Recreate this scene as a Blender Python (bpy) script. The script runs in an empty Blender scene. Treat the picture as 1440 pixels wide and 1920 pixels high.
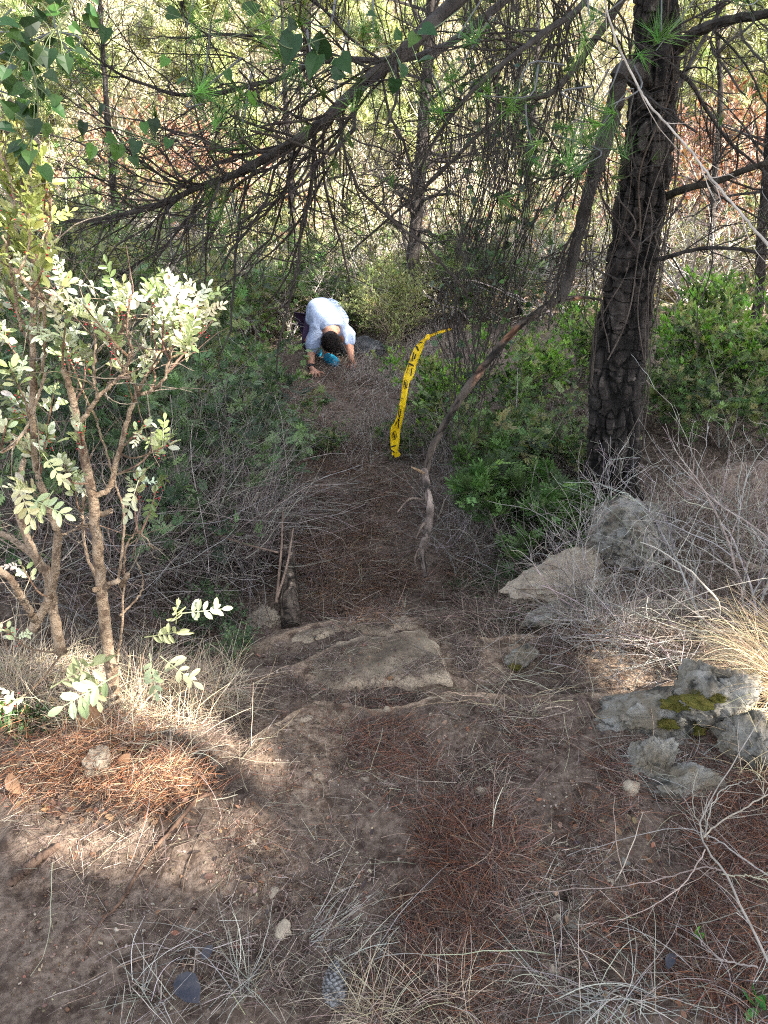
import bpy, bmesh, math
import numpy as np
from mathutils import Vector, Matrix
C = bpy.context
SC = C.scene
R_ = math.radians

# ------------------------------------------------------------------ camera, sky, sun, exposure
F = 1450.0
PITCH = R_(25)
CAM = np.array([0.0, 0.0, 1.55])
cd = bpy.data.cameras.new('camera'); cam = bpy.data.objects.new('camera', cd); SC.collection.objects.link(cam)
cam.location = CAM; cam.rotation_euler = (math.pi/2 - PITCH, 0, 0)
cd.sensor_fit = 'VERTICAL'; cd.sensor_height = 24; cd.lens = 24*F/1920; cd.clip_start = 0.05; cd.clip_end = 600
SC.camera = cam
SUN = np.array([0.74, -0.46, 0.64]); SUN = SUN/np.linalg.norm(SUN)
w = bpy.data.worlds.new('World'); SC.world = w; w.use_nodes = True
nt = w.node_tree; nt.nodes.clear()
sky = nt.nodes.new('ShaderNodeTexSky'); sky.sky_type = 'NISHITA'; sky.sun_disc = False
sky.sun_elevation = math.asin(SUN[2]); sky.sun_rotation = math.atan2(SUN[0], SUN[1])
bg = nt.nodes.new('ShaderNodeBackground'); bg.inputs[1].default_value = 0.115
wo = nt.nodes.new('ShaderNodeOutputWorld'); hs_ = nt.nodes.new('ShaderNodeHueSaturation'); hs_.inputs['Saturation'].default_value = .42; nt.links.new(sky.outputs[0], hs_.inputs['Color']); nt.links.new(hs_.outputs[0], bg.inputs[0]); nt.links.new(bg.outputs[0], wo.inputs[0])
sl = bpy.data.lights.new('sun', 'SUN'); sl.energy = 5.0; sl.angle = R_(0.5); sl.color = (1, .93, .82)
so = bpy.data.objects.new('sun', sl); SC.collection.objects.link(so)
so.rotation_euler = Vector(SUN).to_track_quat('Z', 'Y').to_euler()
SC.view_settings.view_transform = 'Standard'; SC.view_settings.look = 'None'
SC.view_settings.exposure = 2.5; SC.view_settings.gamma = 1
SC.render.engine = 'CYCLES'
SC.cycles.max_bounces = 6; SC.cycles.diffuse_bounces = 4; SC.cycles.glossy_bounces = 2; SC.cycles.transmission_bounces = 3
SC.cycles.caustics_reflective = False; SC.cycles.caustics_refractive = False
SC.cycles.sample_clamp_indirect = 6; SC.cycles.use_denoising = False; SC.cycles.filter_width = 1.1

rng = np.random.default_rng(7)
U = lambda a, b, *s: rng.uniform(a, b, s if s else None)

# ------------------------------------------------------------------ picture <-> world
fw = np.array([0, math.cos(PITCH), -math.sin(PITCH)]); up = np.array([0, math.sin(PITCH), math.cos(PITCH)]); rt = np.array([1., 0, 0])
def ray(px, py):
    px = np.asarray(px, float); py = np.asarray(py, float)
    return fw + ((px-720)/F)[..., None]*rt + ((960-py)/F)[..., None]*up
def PY(px, py, y):          # the point seen at that spot that stands y metres ahead
    d = ray(px, py); return CAM + d*(np.asarray(y, float)/d[..., 1])[..., None]
def PZ(px, py, z):
    d = ray(px, py); return CAM + d*((z-CAM[2])/d[..., 2])[..., None]
def proj(P):
    q = P-CAM; d = q@fw
    return 720+F*(q@rt)/d, 960-F*(q@up)/d, d

# ------------------------------------------------------------------ noise
def hsh(i, j, k):
    n = (i*374761393 + j*668265263 + k*2147483647 + 1274126177) & 0xffffffff
    n = ((n ^ (n >> 13))*1103515245) & 0xffffffff
    n = ((n ^ (n >> 15))*2654435761) & 0xffffffff
    return ((n ^ (n >> 16)) & 0xffff)/65535.0
def vn(P):
    P = np.asarray(P, float); I = np.floor(P).astype(np.int64); f = P-I; f = f*f*(3-2*f)
    i, j, k = I[..., 0], I[..., 1], I[..., 2]; r = 0
    for a in (0, 1):
        for b in (0, 1):
            for c in (0, 1):
                r = r + hsh(i+a, j+b, k+c)*(f[..., 0] if a else 1-f[..., 0])*(f[..., 1] if b else 1-f[..., 1])*(f[..., 2] if c else 1-f[..., 2])
    return r*2-1
def fbm(P, o=4, g=.5):
    P = np.asarray(P, float); r = 0; a = 1
    for q in range(o):
        r = r+a*vn(P*(2.03**q)+q*17.3); a *= g
    return r
def f2(x, y, s, o=3, off=0.0):
    return fbm(np.stack([x*s, y*s, np.full_like(x, off, dtype=float)], -1), o)
def sst(a, b, t):
    t = np.clip((t-a)/(b-a), 0, 1); return t*t*(3-2*t)

# ------------------------------------------------------------------ terrain height
def lip(pts, z):
    p = PZ(np.array([a for a, b in pts]), np.array([b for a, b in pts]), z); return p[:, 0], p[:, 1]
LC = lip([(-200, 1500), (480, 1385), (590, 1308), (730, 1312), (850, 1292), (1060, 1300), (1500, 1240)], 0.0)
LB = lip([(-200, 1400), (545, 1240), (640, 1197), (800, 1188), (1000, 1180), (1500, 1130)], -0.07)
LA = lip([(-200, 1330), (400, 1245), (525, 1190), (620, 1165), (700, 1150), (860, 1160), (980, 1112), (1200, 1010), (1500, 960)], -0.15)
HOLE = PZ(1065., 1668., .03)
def pathx(y):
    return np.interp(y, [0, 2.5, 4.2, 7, 9, 12], [-.1, -.05, -.12, -.55, -.75, -.8])
def Hbase(x, y):
    x = np.asarray(x, float); y = np.asarray(y, float)
    j = .03*f2(x, y, 5, 3, 3.1)
    z = -.07*sst(-.03, .03, y-np.interp(x, *LC)+j) - .08*sst(-.03, .05, y-np.interp(x, *LB)+j) - .36*sst(-.05, .5, y-np.interp(x, *LA)+j)
    z = z + np.interp(y, [-10, 0, 3.2, 7.2, 9, 13, 17, 60, 120], [1.5, 0, 0, .24, .1, -.5, 0.1, 17, 38])
    d = np.abs(x-pathx(y))
    z = z + sst(2.4, 3.6, y)*(.32*sst(.45, 1.9, d))
    z = z + .12*np.exp(-((x+.75)**2/.12+(y-1.62)**2/.06)) + .03*np.exp(-((x+.75)**2/.3+(y-1.62)**2/.15))*f2(x, y, 9, 3, 31.) + .12*sst(.9, 1.5, x)*sst(3.2, 1.2, y) + .10*sst(-.75, -1.4, x)*sst(1.2, 1.8, y)*sst(4, 2.6, y)
    z = z - .045*np.exp(-(((x-HOLE[0])/.020)**2+((y-HOLE[1])/.016)**2)**2) + .018*f2(x, y, 3.1, 3) + .007*f2(x, y, 17, 3, 9.) + .25*sst(8, 16, y)*f2(x, y, .5, 3, 5.) + 1.3*sst(14, 30, y)*f2(x, y, .09, 3, 7.)
    return z
def ground_hit(px, py, hf):
    px = np.atleast_1d(np.asarray(px, float)); py = np.atleast_1d(np.asarray(py, float)); d = ray(px, py)
    t = np.full(px.shape, .5); done = np.zeros(px.shape, bool)
    lo = t.copy(); hi = np.full(px.shape, 90.0)
    for q in range(170):
        n = t*1.031; P = CAM+d*n[:, None]; b = (P[:, 2] < hf(P[:, 0], P[:, 1])) & ~done
        lo[b] = t[b]; hi[b] = n[b]; done |= b; t = np.where(done, t, n)
    lo[~done] = 89
    for q in range(12):
        m = (lo+hi)/2; P = CAM+d*m[:, None]; b = P[:, 2] < hf(P[:, 0], P[:, 1])
        hi = np.where(b, m, hi); lo = np.where(b, lo, m)
    return CAM+d*hi[:, None]

# sandstone slabs set in the ground: outlines on the ground, tops slightly proud
SL = []
def poly_sd(x, y, V):
    n = len(V); d = np.full(x.shape, 1e9); ins = np.zeros(x.shape, bool)
    for i in range(n):
        a = V[i]; b = V[(i+1) % n]; e = b-a
        t = np.clip(((x-a[0])*e[0]+(y-a[1])*e[1])/(e@e), 0, 1)
        d = np.minimum(d, np.hypot(x-a[0]-t*e[0], y-a[1]-t*e[1]))
        c = ((a[1] > y) != (b[1] > y)); xx = a[0]+(y-a[1])*(b[0]-a[0])/(b[1]-a[1]+1e-12)
        ins ^= c & (x < xx)
    return np.where(ins, d, -d)
def slab_top(x, y, s):
    V, z0, sx, sy, c, seed = s
    sd = poly_sd(x+.02*f2(x, y, 9, 3, seed), y+.02*f2(x, y, 9, 3, seed+5), V)
    lay = .011*np.floor(3.4*(f2(x, y, 2.2, 2, seed+2)+.3*f2(x, y, 8, 2, seed+4)))
    top = z0+sx*(x-c[0])+sy*(y-c[1])+lay+.010*f2(x, y, 11, 3, seed)+.004*f2(x, y, 40, 2, seed)
    return top-.30*sst(.028, -.028, sd)-.02*sst(.08, .0, sd), sd
def add_slab(pts, z, sx=0, sy=-.05, seed=1., lift=.02):
    p = PZ(np.array([a for a, b in pts]), np.array([b for a, b in pts]), z)[:, :2]
    SL.append((p, z+lift, sx, sy, p.mean(0), seed))
add_slab([(470, 1400), (590, 1306), (730, 1310), (850, 1290), (1060, 1298), (1065, 1330), (850, 1325), (700, 1345), (610, 1350), (520, 1420)], 0.0, seed=1.3, lift=.016)
add_slab([(540, 1250), (640, 1196), (800, 1188), (835, 1215), (870, 1290), (740, 1306), (600, 1300)], -.07, seed=4.3, sx=.02, lift=.016)
add_slab([(522, 1192), (620, 1163), (700, 1148), (765, 1152), (800, 1184), (640, 1192), (545, 1236)], -.15, seed=7.7, lift=.016)
def Hslow(x, y):
    z = Hbase(x, y)
    for s in SL:
        V = s[0]; m = (x > V[:, 0].min()-.1) & (x < V[:, 0].max()+.1) & (y > V[:, 1].min()-.1) & (y < V[:, 1].max()+.1)
        if m.any():
            t, sd = slab_top(x[m], y[m], s); z[m] = np.maximum(z[m], t)
    return z
def axis(segs):
    o = []
    for a, b, st in segs: o.append(np.arange(a, b, st))
    return np.concatenate(o+[[segs[-1][1]]])
gx = axis([(-70, -20, 2.5), (-20, -6, .5), (-6, -2.2, .1), (-2.2, 2.4, .0115), (2.4, 6, .1), (6, 20, .5), (20, 70, 2.5)])
gy = axis([(-12, 0, .4), (0, .6, .05), (.6, 3.6, .0105), (3.6, 8.5, .03), (8.5, 20, .15), (20, 60, 1.), (60, 110, 4.)])
GX, GY = np.meshgrid(gx, gy); gz = Hbase(GX.ravel(), GY.ravel())
HG = Hslow(GX.ravel(), GY.ravel()).reshape(GX.shape)
def H(x, y):                                   # heights read back from the ground grid
    x = np.clip(x, gx[0], gx[-1]-1e-6); y = np.clip(y, gy[0], gy[-1]-1e-6)
    i = np.clip(np.searchsorted(gx, x, 'right')-1, 0, len(gx)-2); j = np.clip(np.searchsorted(gy, y, 'right')-1, 0, len(gy)-2)
    u = (x-gx[i])/(gx[i+1]-gx[i]); v = (y-gy[j])/(gy[j+1]-gy[j])
    return (HG[j, i]*(1-u)+HG[j, i+1]*u)*(1-v)+(HG[j+1, i]*(1-u)+HG[j+1, i+1]*u)*v
def H1(x, y): return float(H(np.array([float(x)]), np.array([float(y)]))[0])
def G(px, py): return ground_hit(px, py, H)
def G1(px, py): return G(px, py)[0]

# ------------------------------------------------------------------ materials
def mat(name, base, var=None, sc=8., rough=.8, usecol=False, trans=0., bump=0., bsc=60., spec=.3, third=None, tsc=3., stretch=None, coat=0., tcol=None):
    m = bpy.data.materials.new(name); m.use_nodes = True; T = m.node_tree; N = T.nodes; L = T.links; N.clear()
    out = N.new('ShaderNodeOutputMaterial'); b = N.new('ShaderNodeBsdfPrincipled')
    b.inputs['Roughness'].default_value = rough; b.inputs['Specular IOR Level'].default_value = spec
    b.inputs['Coat Weight'].default_value = coat
    col = N.new('ShaderNodeRGB'); col.outputs[0].default_value = (*base, 1); cur = col.outputs[0]
    tc = N.new('ShaderNodeTexCoord'); vec = tc.outputs['Object']
    if stretch:
        mp = N.new('ShaderNodeMapping'); mp.inputs['Scale'].default_value = stretch; L.new(vec, mp.inputs[0]); vec = mp.outputs[0]
    def noise(s, det=6., lo=.4, hi=.62):
        n = N.new('ShaderNodeTexNoise'); n.inputs['Scale'].default_value = s; n.inputs['Detail'].default_value = det; n.inputs['Roughness'].default_value = .62
        L.new(vec, n.inputs['Vector']); r = N.new('ShaderNodeMapRange'); r.inputs[1].default_value = lo; r.inputs[2].default_value = hi
        L.new(n.outputs['Fac'], r.inputs[0]); return r.outputs[0], n.outputs['Fac']
    def mix(a, bb, f, mode='MIX'):
        x = N.new('ShaderNodeMix'); x.data_type = 'RGBA'; x.blend_type = mode
        L.new(a, x.inputs[6])
        if isinstance(bb, tuple): x.inputs[7].default_value = (*bb, 1)
        else: L.new(bb, x.inputs[7])
        if isinstance(f, float): x.inputs[0].default_value = f
        else: L.new(f, x.inputs[0])
        return x.outputs[2]
    if var: cur = mix(cur, var, noise(sc)[0])
    if third: cur = mix(cur, third, noise(tsc, 8., .52, .62)[0])
    if usecol:
        a = N.new('ShaderNodeAttribute'); a.attribute_name = 'Col'; cur = mix(cur, a.outputs['Color'], 1.0, 'MULTIPLY')
    L.new(cur, b.inputs['Base Color'])
    if bump:
        _, nf = noise(bsc, 8.); bp = N.new('ShaderNodeBump'); bp.inputs['Strength'].default_value = bump; bp.inputs['Distance'].default_value = .01
        L.new(nf, bp.inputs['Height']); L.new(bp.outputs[0], b.inputs['Normal'])
    if trans:
        t = N.new('ShaderNodeBsdfTranslucent'); ms = N.new('ShaderNodeMixShader'); ms.inputs[0].default_value = trans
        L.new(mix(cur, tcol or (1., 1., .45), 1.0, 'MULTIPLY'), t.inputs[0]); L.new(b.outputs[0], ms.inputs[1]); L.new(t.outputs[0], ms.inputs[2]); L.new(ms.outputs[0], out.inputs[0])
    else: L.new(b.outputs[0], out.inputs[0])
    return m
W3 = (1., 1., 1.)
M = dict(
    soil=mat('soil', (.20, .128, .092), (.30, .215, .165), 4., .95, bump=.9, bsc=70., third=(.10, .06, .042), tsc=2.2),
    sand=mat('sandstone', (.36, .30, .225), (.24, .19, .145), 20., .92, usecol=True, bump=.7, bsc=45., third=(.46, .39, .29), tsc=5.),
    rock=mat('limestone', (.16, .135, .10), (.26, .25, .225), 12., .95, bump=1., bsc=55., third=(.06, .058, .05), tsc=14., spec=.15),
    rock2=mat('dark_rock', (.10, .10, .105), (.2, .2, .2), 12., .9, bump=1., bsc=38.),
    moss=mat('moss', (.10, .10, .015), (.17, .14, .03), 40., .95, bump=1., bsc=200.),
    stone=mat('pebble', (.33, .27, .23), (.45, .40, .36), 12., .9, usecol=True, bump=.4, bsc=90.),
    litter=mat('litter', W3, rough=.75, usecol=True, spec=.3),
    twig=mat('twig', W3, (.65, .65, .65), 30., .85, usecol=True),
    bark=mat('bark', (.026, .021, .019), (.066, .057, .052), 22., .95, usecol=True, bump=1., bsc=70., stretch=(1, 1, .3)),
    wood=mat('weathered_wood', (.14, .115, .097), (.06, .047, .04), 18., .85, bump=.9, bsc=60., stretch=(1, 1, .12), usecol=True),
    stem=mat('shrub_stem', (.36, .31, .255), (.20, .155, .115), 45., .8, bump=1., bsc=160., third=(.12, .09, .07), tsc=30., usecol=True),
    leaf=mat('leaf', W3, rough=.3, usecol=True, trans=.2, spec=.5),
    leafm=mat('leaf_matte', W3, rough=.5, usecol=True, trans=.25, spec=.35),
    needle=mat('needle', W3, rough=.5, usecol=True, trans=.2),
    skin=mat('skin', (.50, .27, .18), (.42, .20, .13), 30., .55, spec=.4),
    hair=mat('hair', (.012, .008, .007), (.035, .022, .018), 60., .5, bump=.8, bsc=300.),
    shirt=mat('shirt_cloth', (.33, .39, .52), (.26, .32, .46), 9., .9, bump=.35, bsc=40.),
    trousers=mat('trousers_cloth', (.035, .022, .055), (.06, .03, .07), 9., .9),
    sock=mat('leg_cloth', (.02, .09, .15), (.03, .14, .2), 20., .8),
    shoe=mat('shoe_mesh', (.01, .22, .42), (.02, .33, .52), 60., .6),
    black=mat('black_plastic', (.008, .008, .01), rough=.4),
    ink=mat('black_ink', (.02, .02, .012), rough=.6),
    tape=mat('yellow_film', (.92, .62, .012), (.86, .56, .01), 8., .5, spec=.4),
    cone=mat('cone_scale', (.24, .24, .24), (.10, .09, .085), 60., .85, bump=.5, bsc=100.),
    dleaf=mat('dead_leaf', (.03, .032, .045), (.06, .055, .06), 40., .55),
    bleaf=mat('brown_leaf', (.33, .19, .11), (.22, .12, .07), 30., .7, trans=.15),
    cut=mat('cut_wood', (.55, .33, .17), (.40, .22, .12), 50., .8),
)

# ------------------------------------------------------------------ mesh building
class Acc:
    def __init__(s): s.V = []; s.F = []; s.K = []; s.n = 0; s.m = []
    def add(s, V, Fc, col=(1, 1, 1), mi=0):
        V = np.asarray(V, float).reshape(-1, 3); Fc = np.asarray(Fc, np.int64)
        if len(V) == 0 or len(Fc) == 0: return s
        c = np.asarray(col, float)
        if c.ndim == 1: c = np.broadcast_to(c, (len(V), 3))
        elif len(c) != len(V): c = np.repeat(c, len(V)//len(c), 0)
        s.V.append(V); s.K.append(c); s.F.append(Fc+s.n); s.m.append(np.full(len(Fc), mi, np.int32)); s.n += len(V)
        return s
    def mesh(s, name, mats, smooth=False):
        me = bpy.data.meshes.new(name); V = np.concatenate(s.V); K = np.concatenate(s.K)
        me.vertices.add(len(V)); me.vertices.foreach_set('co', V.astype(np.float32).ravel())
        lv = np.concatenate([f.ravel() for f in s.F]); cnt = np.concatenate([np.full(len(f), f.shape[1]) for f in s.F])
        me.loops.add(len(lv)); me.loops.foreach_set('vertex_index', lv.astype(np.int32))
        me.polygons.add(len(cnt)); st = np.concatenate([[0], np.cumsum(cnt)[:-1]])
        me.polygons.foreach_set('loop_start', st.astype(np.int32)); me.polygons.foreach_set('loop_total', cnt.astype(np.int32))
        mm = mats if isinstance(mats, (list, tuple)) else [mats]
        for m in mm: me.materials.append(m)
        if len(mm) > 1: me.polygons.foreach_set('material_index', np.concatenate(s.m))
        me.update(calc_edges=True); me.validate()
        a = me.color_attributes.new('Col', 'FLOAT_COLOR', 'POINT')
        a.data.foreach_set('color', np.concatenate([K, np.ones((len(K), 1))], 1).astype(np.float32).ravel())
        me.polygons.foreach_set('use_smooth', np.full(len(cnt), smooth)); return me
    def obj(s, name, mats, parent=None, smooth=False):
        return link(name, s.mesh(name, mats, smooth), parent)
def link(name, me, parent=None):
    o = bpy.data.objects.new(name, me); SC.collection.objects.link(o)
    if parent:
        o.parent = parent
        if me is not None:
            o.location = -np.array(parent.location)      # meshes below are given in world space
    return o
def tag(o, label=None, cat=None, group=None, kind=None):
    if label: o['label'] = label
    if cat: o['category'] = cat
    if group: o['group'] = group
    if kind: o['kind'] = kind
    return o
def thing(name, label, cat, loc, group=None):
    o = bpy.data.objects.new(name, None); SC.collection.objects.link(o); o.location = loc; o.empty_display_size = .1
    return tag(o, label, cat, group)
def copy_tree(o, loc, rz=0., s=1., label=None):
    c = o.copy(); SC.collection.objects.link(c); c.location = loc; c.rotation_euler = (0, 0, rz); c.scale = (s, s, s)
    if label: c['label'] = label
    for ch in list(o.children):
        k = ch.copy(); SC.collection.objects.link(k); k.parent = c
    return c

def norm(a): return a/(np.linalg.norm(a, axis=-1, keepdims=True)+1e-12)
def resample(pts, n=24):                      # smooth curve through points
    P = np.asarray(pts, float); k = len(P)
    if k == 2: P = np.array([P[0], (P[0]+P[1])/2, P[1]]); k = 3
    E = np.vstack([2*P[0]-P[1], P, 2*P[-1]-P[-2]]); t = np.linspace(0, k-1-1e-6, n); i = t.astype(int); f = (t-i)[:, None]
    a, b, c, d = E[i], E[i+1], E[i+2], E[i+3]
    return .5*(2*b+(c-a)*f+(2*a-5*b+4*c-d)*f**2+(3*b-a-3*c+d)*f**3)
def tube(acc, Cv, Rd, k=4, col=(1, 1, 1), mi=0, cap=False, jit=0.):
    Cv = np.asarray(Cv, float); Rd = np.asarray(Rd, float)
    if Cv.ndim == 2: Cv = Cv[None]; Rd = Rd[None]
    N, S, D = Cv.shape
    T = norm(np.gradient(Cv, axis=1)); ref = np.where(np.abs(T[:, :1, 2:3]) > .8, np.array([1., 0, 0]), np.array([0, 0, 1.]))
    A = norm(np.cross(T, np.broadcast_to(ref, T.shape))); B = np.cross(T, A)
    th = np.arange(k)*2*math.pi/k
    rr = Rd[:, :, None, None]
    if jit: rr = rr*(1+jit*(rng.random((N, S, k, 1))-.5))
    V = Cv[:, :, None]+rr*(np.cos(th)[None, None, :, None]*A[:, :, None]+np.sin(th)[None, None, :, None]*B[:, :, None])
    V = V.reshape(-1, 3); n = np.arange(N)[:, None, None]*S*k; s = np.arange(S-1)[None, :, None]*k; q = np.arange(k)[None, None, :]; q2 = (q+1) % k
    Fc = np.stack([n+s+q, n+s+q2, n+s+k+q2, n+s+k+q], -1).reshape(-1, 4)
    c = np.asarray(col, float)
    if c.ndim == 2: c = np.repeat(c, S*k, 0)
    off = acc.n
    acc.add(V, Fc, c, mi)
    if cap:
        for nn in range(N):
            for e in (0, S-1):
                idx = nn*S*k+e*k+np.arange(k)
                acc.F.append((idx[::-1] if e == 0 else idx)[None]+off); acc.m.append(np.full(1, mi, np.int32))
    return acc
def march(P0, D0, Ln, S=6, wig=.15, grav=0., curl=0.):
    N = len(P0); P = np.zeros((N, S, 3)); P[:, 0] = P0; d = norm(D0); st = (np.asarray(Ln)/(S-1)).reshape(-1, 1)
    ax = norm(rng.normal(size=(N, 3)))
    for s in range(1, S):
        d = norm(d+wig*rng.normal(size=(N, 3))+np.array([0, 0, grav])+curl*np.cross(ax, d)); P[:, s] = P[:, s-1]+d*st
    return P
def grow(Cv, Rd, n, t=(.2, 1.), L=(.2, .4), ang=(.4, 1.1), S=6, wig=.15, grav=0., curl=0., rr=.6, rmin=.0006, tip=.3, lt=.5):
    N, S0, _ = Cv.shape; tot = int(N*n); i = rng.integers(0, N, tot); tt = rng.uniform(*t, tot); u = tt*(S0-1); a = np.minimum(u.astype(int), S0-2); f = (u-a)[:, None]
    P0 = Cv[i, a]*(1-f)+Cv[i, a+1]*f; T = norm(Cv[i, a+1]-Cv[i, a]); r0 = Rd[i, a]*(1-f[:, 0])+Rd[i, a+1]*f[:, 0]
    pr = norm(np.cross(T, rng.normal(size=(tot, 3)))); an = rng.uniform(*ang, tot)[:, None]
    D = np.cos(an)*T+np.sin(an)*pr; Ln = rng.uniform(*L, tot)*(1-lt*tt)
    P = march(P0, D, Ln, S, wig, grav, curl); rs = np.maximum(r0*rr, rmin)
    Rr = rs[:, None]*np.linspace(1, tip, S)[None]; return P, np.maximum(Rr, rmin*.7)
def colvar(n, base, v=.2, hue=.06):
    b = np.asarray(base, float); b = b[rng.integers(0, len(b), n)] if b.ndim == 2 else np.broadcast_to(b, (n, 3))
    return np.clip(b*(1+v*rng.normal(size=(n, 1)))*(1+hue*rng.normal(size=(n, 3))), .004, 1)
def frames(D, roll=None, upv=None):           # rows: right, forward(D), normal
    D = norm(D); N = len(D); u_ = rng.normal(size=(N, 3)) if upv is None else np.broadcast_to(upv, (N, 3))+.35*rng.normal(size=(N, 3))
    X = norm(np.cross(D, u_)); return np.stack([X, D, np.cross(X, D)], 1)
def inst(acc, TV, TF, pos, Fr, sc, col, mi=0):
    N = len(pos); k = len(TV); sc = np.asarray(sc, float)
    sc = sc[:, None, None] if sc.ndim == 1 else sc[:, None, :]
    V = np.einsum('nkj,njc->nkc', TV[None]*sc, Fr)+pos[:, None]
    Fc = (TF[None]+(np.arange(N)*k)[:, None, None]).reshape(-1, TF.shape[1]); acc.add(V.reshape(-1, 3), Fc, np.repeat(col, k, 0), mi); return acc
# leaf shapes (y is along the leaf, unit length)
LF8 = (np.array([[0, 0, 0], [.15, .2, .03], [.23, .5, .045], [.17, .82, .02], [0, 1, -.06], [-.17, .82, .02], [-.23, .5, .045], [-.15, .2, .03], [0, .5, -.02]]),
       np.array([[0, 1, 2, 8], [8, 2, 3, 4], [8, 4, 5, 6], [0, 8, 6, 7]]))
LF4 = (np.array([[0, 0, 0], [.2, .45, .05], [0, 1, 0], [-.2, .45, .05]]), np.array([[0, 1, 2, 3]]))
LFN = (np.array([[-.06, 0, 0], [.06, 0, 0], [.0, 1, .0]]), np.array([[0, 1, 2]]))
LHEART = (np.array([[0, 0, 0], [.28, -.12, .03], [.45, .12, .06], [.36, .5, .10], [0, 1, -.12], [-.36, .5, .10], [-.45, .12, .12], [-.28, -.12, .06], [0, .4, -.04]]),
          np.array([[0, 1, 2, 8], [8, 2, 3, 4], [8, 4, 5, 6], [0, 8, 6, 7]]))
def pinnate(LT, pairs=4, ll=.42, terminal=True, seed=0, jt=0.):
    Vs = []; Fs = []; n = 0; r_ = np.random.default_rng(seed)
    for i in range(pairs):
        y = .25+.7*i/pairs
        for s in (-1, 1):
            if jt and r_.random() < .1: continue
            a = s*(1.0+jt*r_.normal()); c, sn = math.cos(a), math.sin(a); v = LT[0]*ll*(1+jt*.6*r_.normal()); v = v+np.stack([0*v[:, 0], 0*v[:, 0], v[:, 1]*jt*1.6*r_.normal()], -1)
            x = v[:, 0]*c+v[:, 1]*sn; yy = -v[:, 0]*sn+v[:, 1]*c
            Vs.append(np.stack([x, yy+y, v[:, 2]+.03*s*x], -1)); Fs.append(LT[1]+n); n += len(v)
    if terminal: Vs.append(LT[0]*ll+np.array([0, .95, 0])); Fs.append(LT[1]+n); n += len(LT[0])
    r = np.array([[-.012, 0, 0], [.012, 0, 0], [.006, .98, 0], [-.006, .98, 0]]); Vs.append(r); Fs.append(np.array([[0, 1, 2, 3]])+n)
    return np.concatenate(Vs), np.concatenate(Fs)
PIN8 = pinnate(LF8); PINLS = [pinnate(LF8, 5, .27, True, q_, .28) for q_ in range(5)]; PIN4 = pinnate(LF4, 4, .45)
def tuft(n=16, wd=.03, spread=.9):            # a pine needle tuft, unit size
    r = np.random.default_rng(5); V = []; Fs = []
    for i in range(n):
        a = r.uniform(0, 6.28); e = r.uniform(.15, spread); d = np.array([math.sin(e)*math.cos(a), math.cos(e), math.sin(e)*math.sin(a)]); s = norm(np.cross(d, r.normal(size=3)))*wd
        b = d*.02+np.array([0, -.3*r.random(), 0]); V += [b-s, b+s, b+d*r.uniform(.7, 1)]; Fs.append([3*i, 3*i+1, 3*i+2])
    return np.array(V), np.array(Fs)
TUFT = tuft(18, .022); TUFTW = tuft(16, .06, 1.3)
def onground(n, blobs, thin=0):               # spots on the ground, dense where the blobs are: (px, py, rx, ry, weight)
    wt = np.array([b[4] for b in blobs], float); i = rng.choice(len(blobs), n, p=wt/wt.sum()); B = np.array([b[:4] for b in blobs])[i]
    r = np.sqrt(rng.random(n)); a = rng.random(n)*6.283
    px = B[:, 0]+B[:, 2]*r*np.cos(a)+8*rng.normal(size=n); py = B[:, 1]+B[:, 3]*r*np.sin(a)+8*rng.normal(size=n)
    py = np.clip(py, 560, 2150); P = G(px, py)
    if thin:                                    # less litter on bare sandstone, and an uneven cover elsewhere
        ok = (.5+.9*f2(P[:, 0], P[:, 1], 4.5, 3, 8.)+.5*f2(P[:, 0], P[:, 1], 16, 2, 3.)) > rng.random(n)*thin
        for s_ in SL: sd_ = poly_sd(P[:, 0], P[:, 1], s_[0]); ok &= (sd_ < -.012) | (rng.random(n) < np.where(sd_ < .045, .10, .6))
        i = np.flatnonzero(ok); P = P[i[rng.integers(0, len(i), max(1, len(i)))]] if False else P[i]
    return P
def setz(P, dz=0.): P = P.copy(); P[:, 2] = H(P[:, 0], P[:, 1])+dz; return P
WINS = [(552, 545, 700, 722, 6.6), (722, 606, 860, 862, 4.5), (512, 1000, 566, 1185, 3.9), (780, 880, 815, 1085, 3.0)]
def clear(Q, wins=None):                        # True for strands that leave these openings free
    x, y, d = proj(Q.reshape(-1, 3)); ok = np.ones(len(Q), bool); x = x.reshape(Q.shape[:2]); y = y.reshape(x.shape); d = d.reshape(x.shape)
    for a_, b_, c_, e_, m_ in (wins or WINS): ok &= ~((x > a_) & (x < c_) & (y > b_) & (y < e_) & (d < m_) & (d > .1)).any(1)
    return ok
def drape(P, lift=.004):                      # keep strands on or above the ground
    z = H(P[..., 0].ravel(), P[..., 1].ravel()).reshape(P.shape[:-1]); P[..., 2] = np.maximum(P[..., 2], z+lift); return P
def curveR(pix, n=24):                        # [(px,py,y,r)]
    a = np.array(pix, float); P = PY(a[:, 0], a[:, 1], a[:, 2]); rad = np.interp(np.linspace(0, len(a)-1, n), np.arange(len(a)), a[:, 3]); return resample(P, n), rad

# ================================================================== THE SETTING: ground
x, y = GX.ravel(), GY.ravel(); near = (x > -2.3) & (x < 2.5) & (y < 6)
peb = np.zeros_like(gz); peb[near] = .006*np.clip(f2(x[near], y[near], 45, 2, 2.)-.1, 0, 1)+.003*f2(x[near], y[near], 90, 2, 4.)
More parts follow.
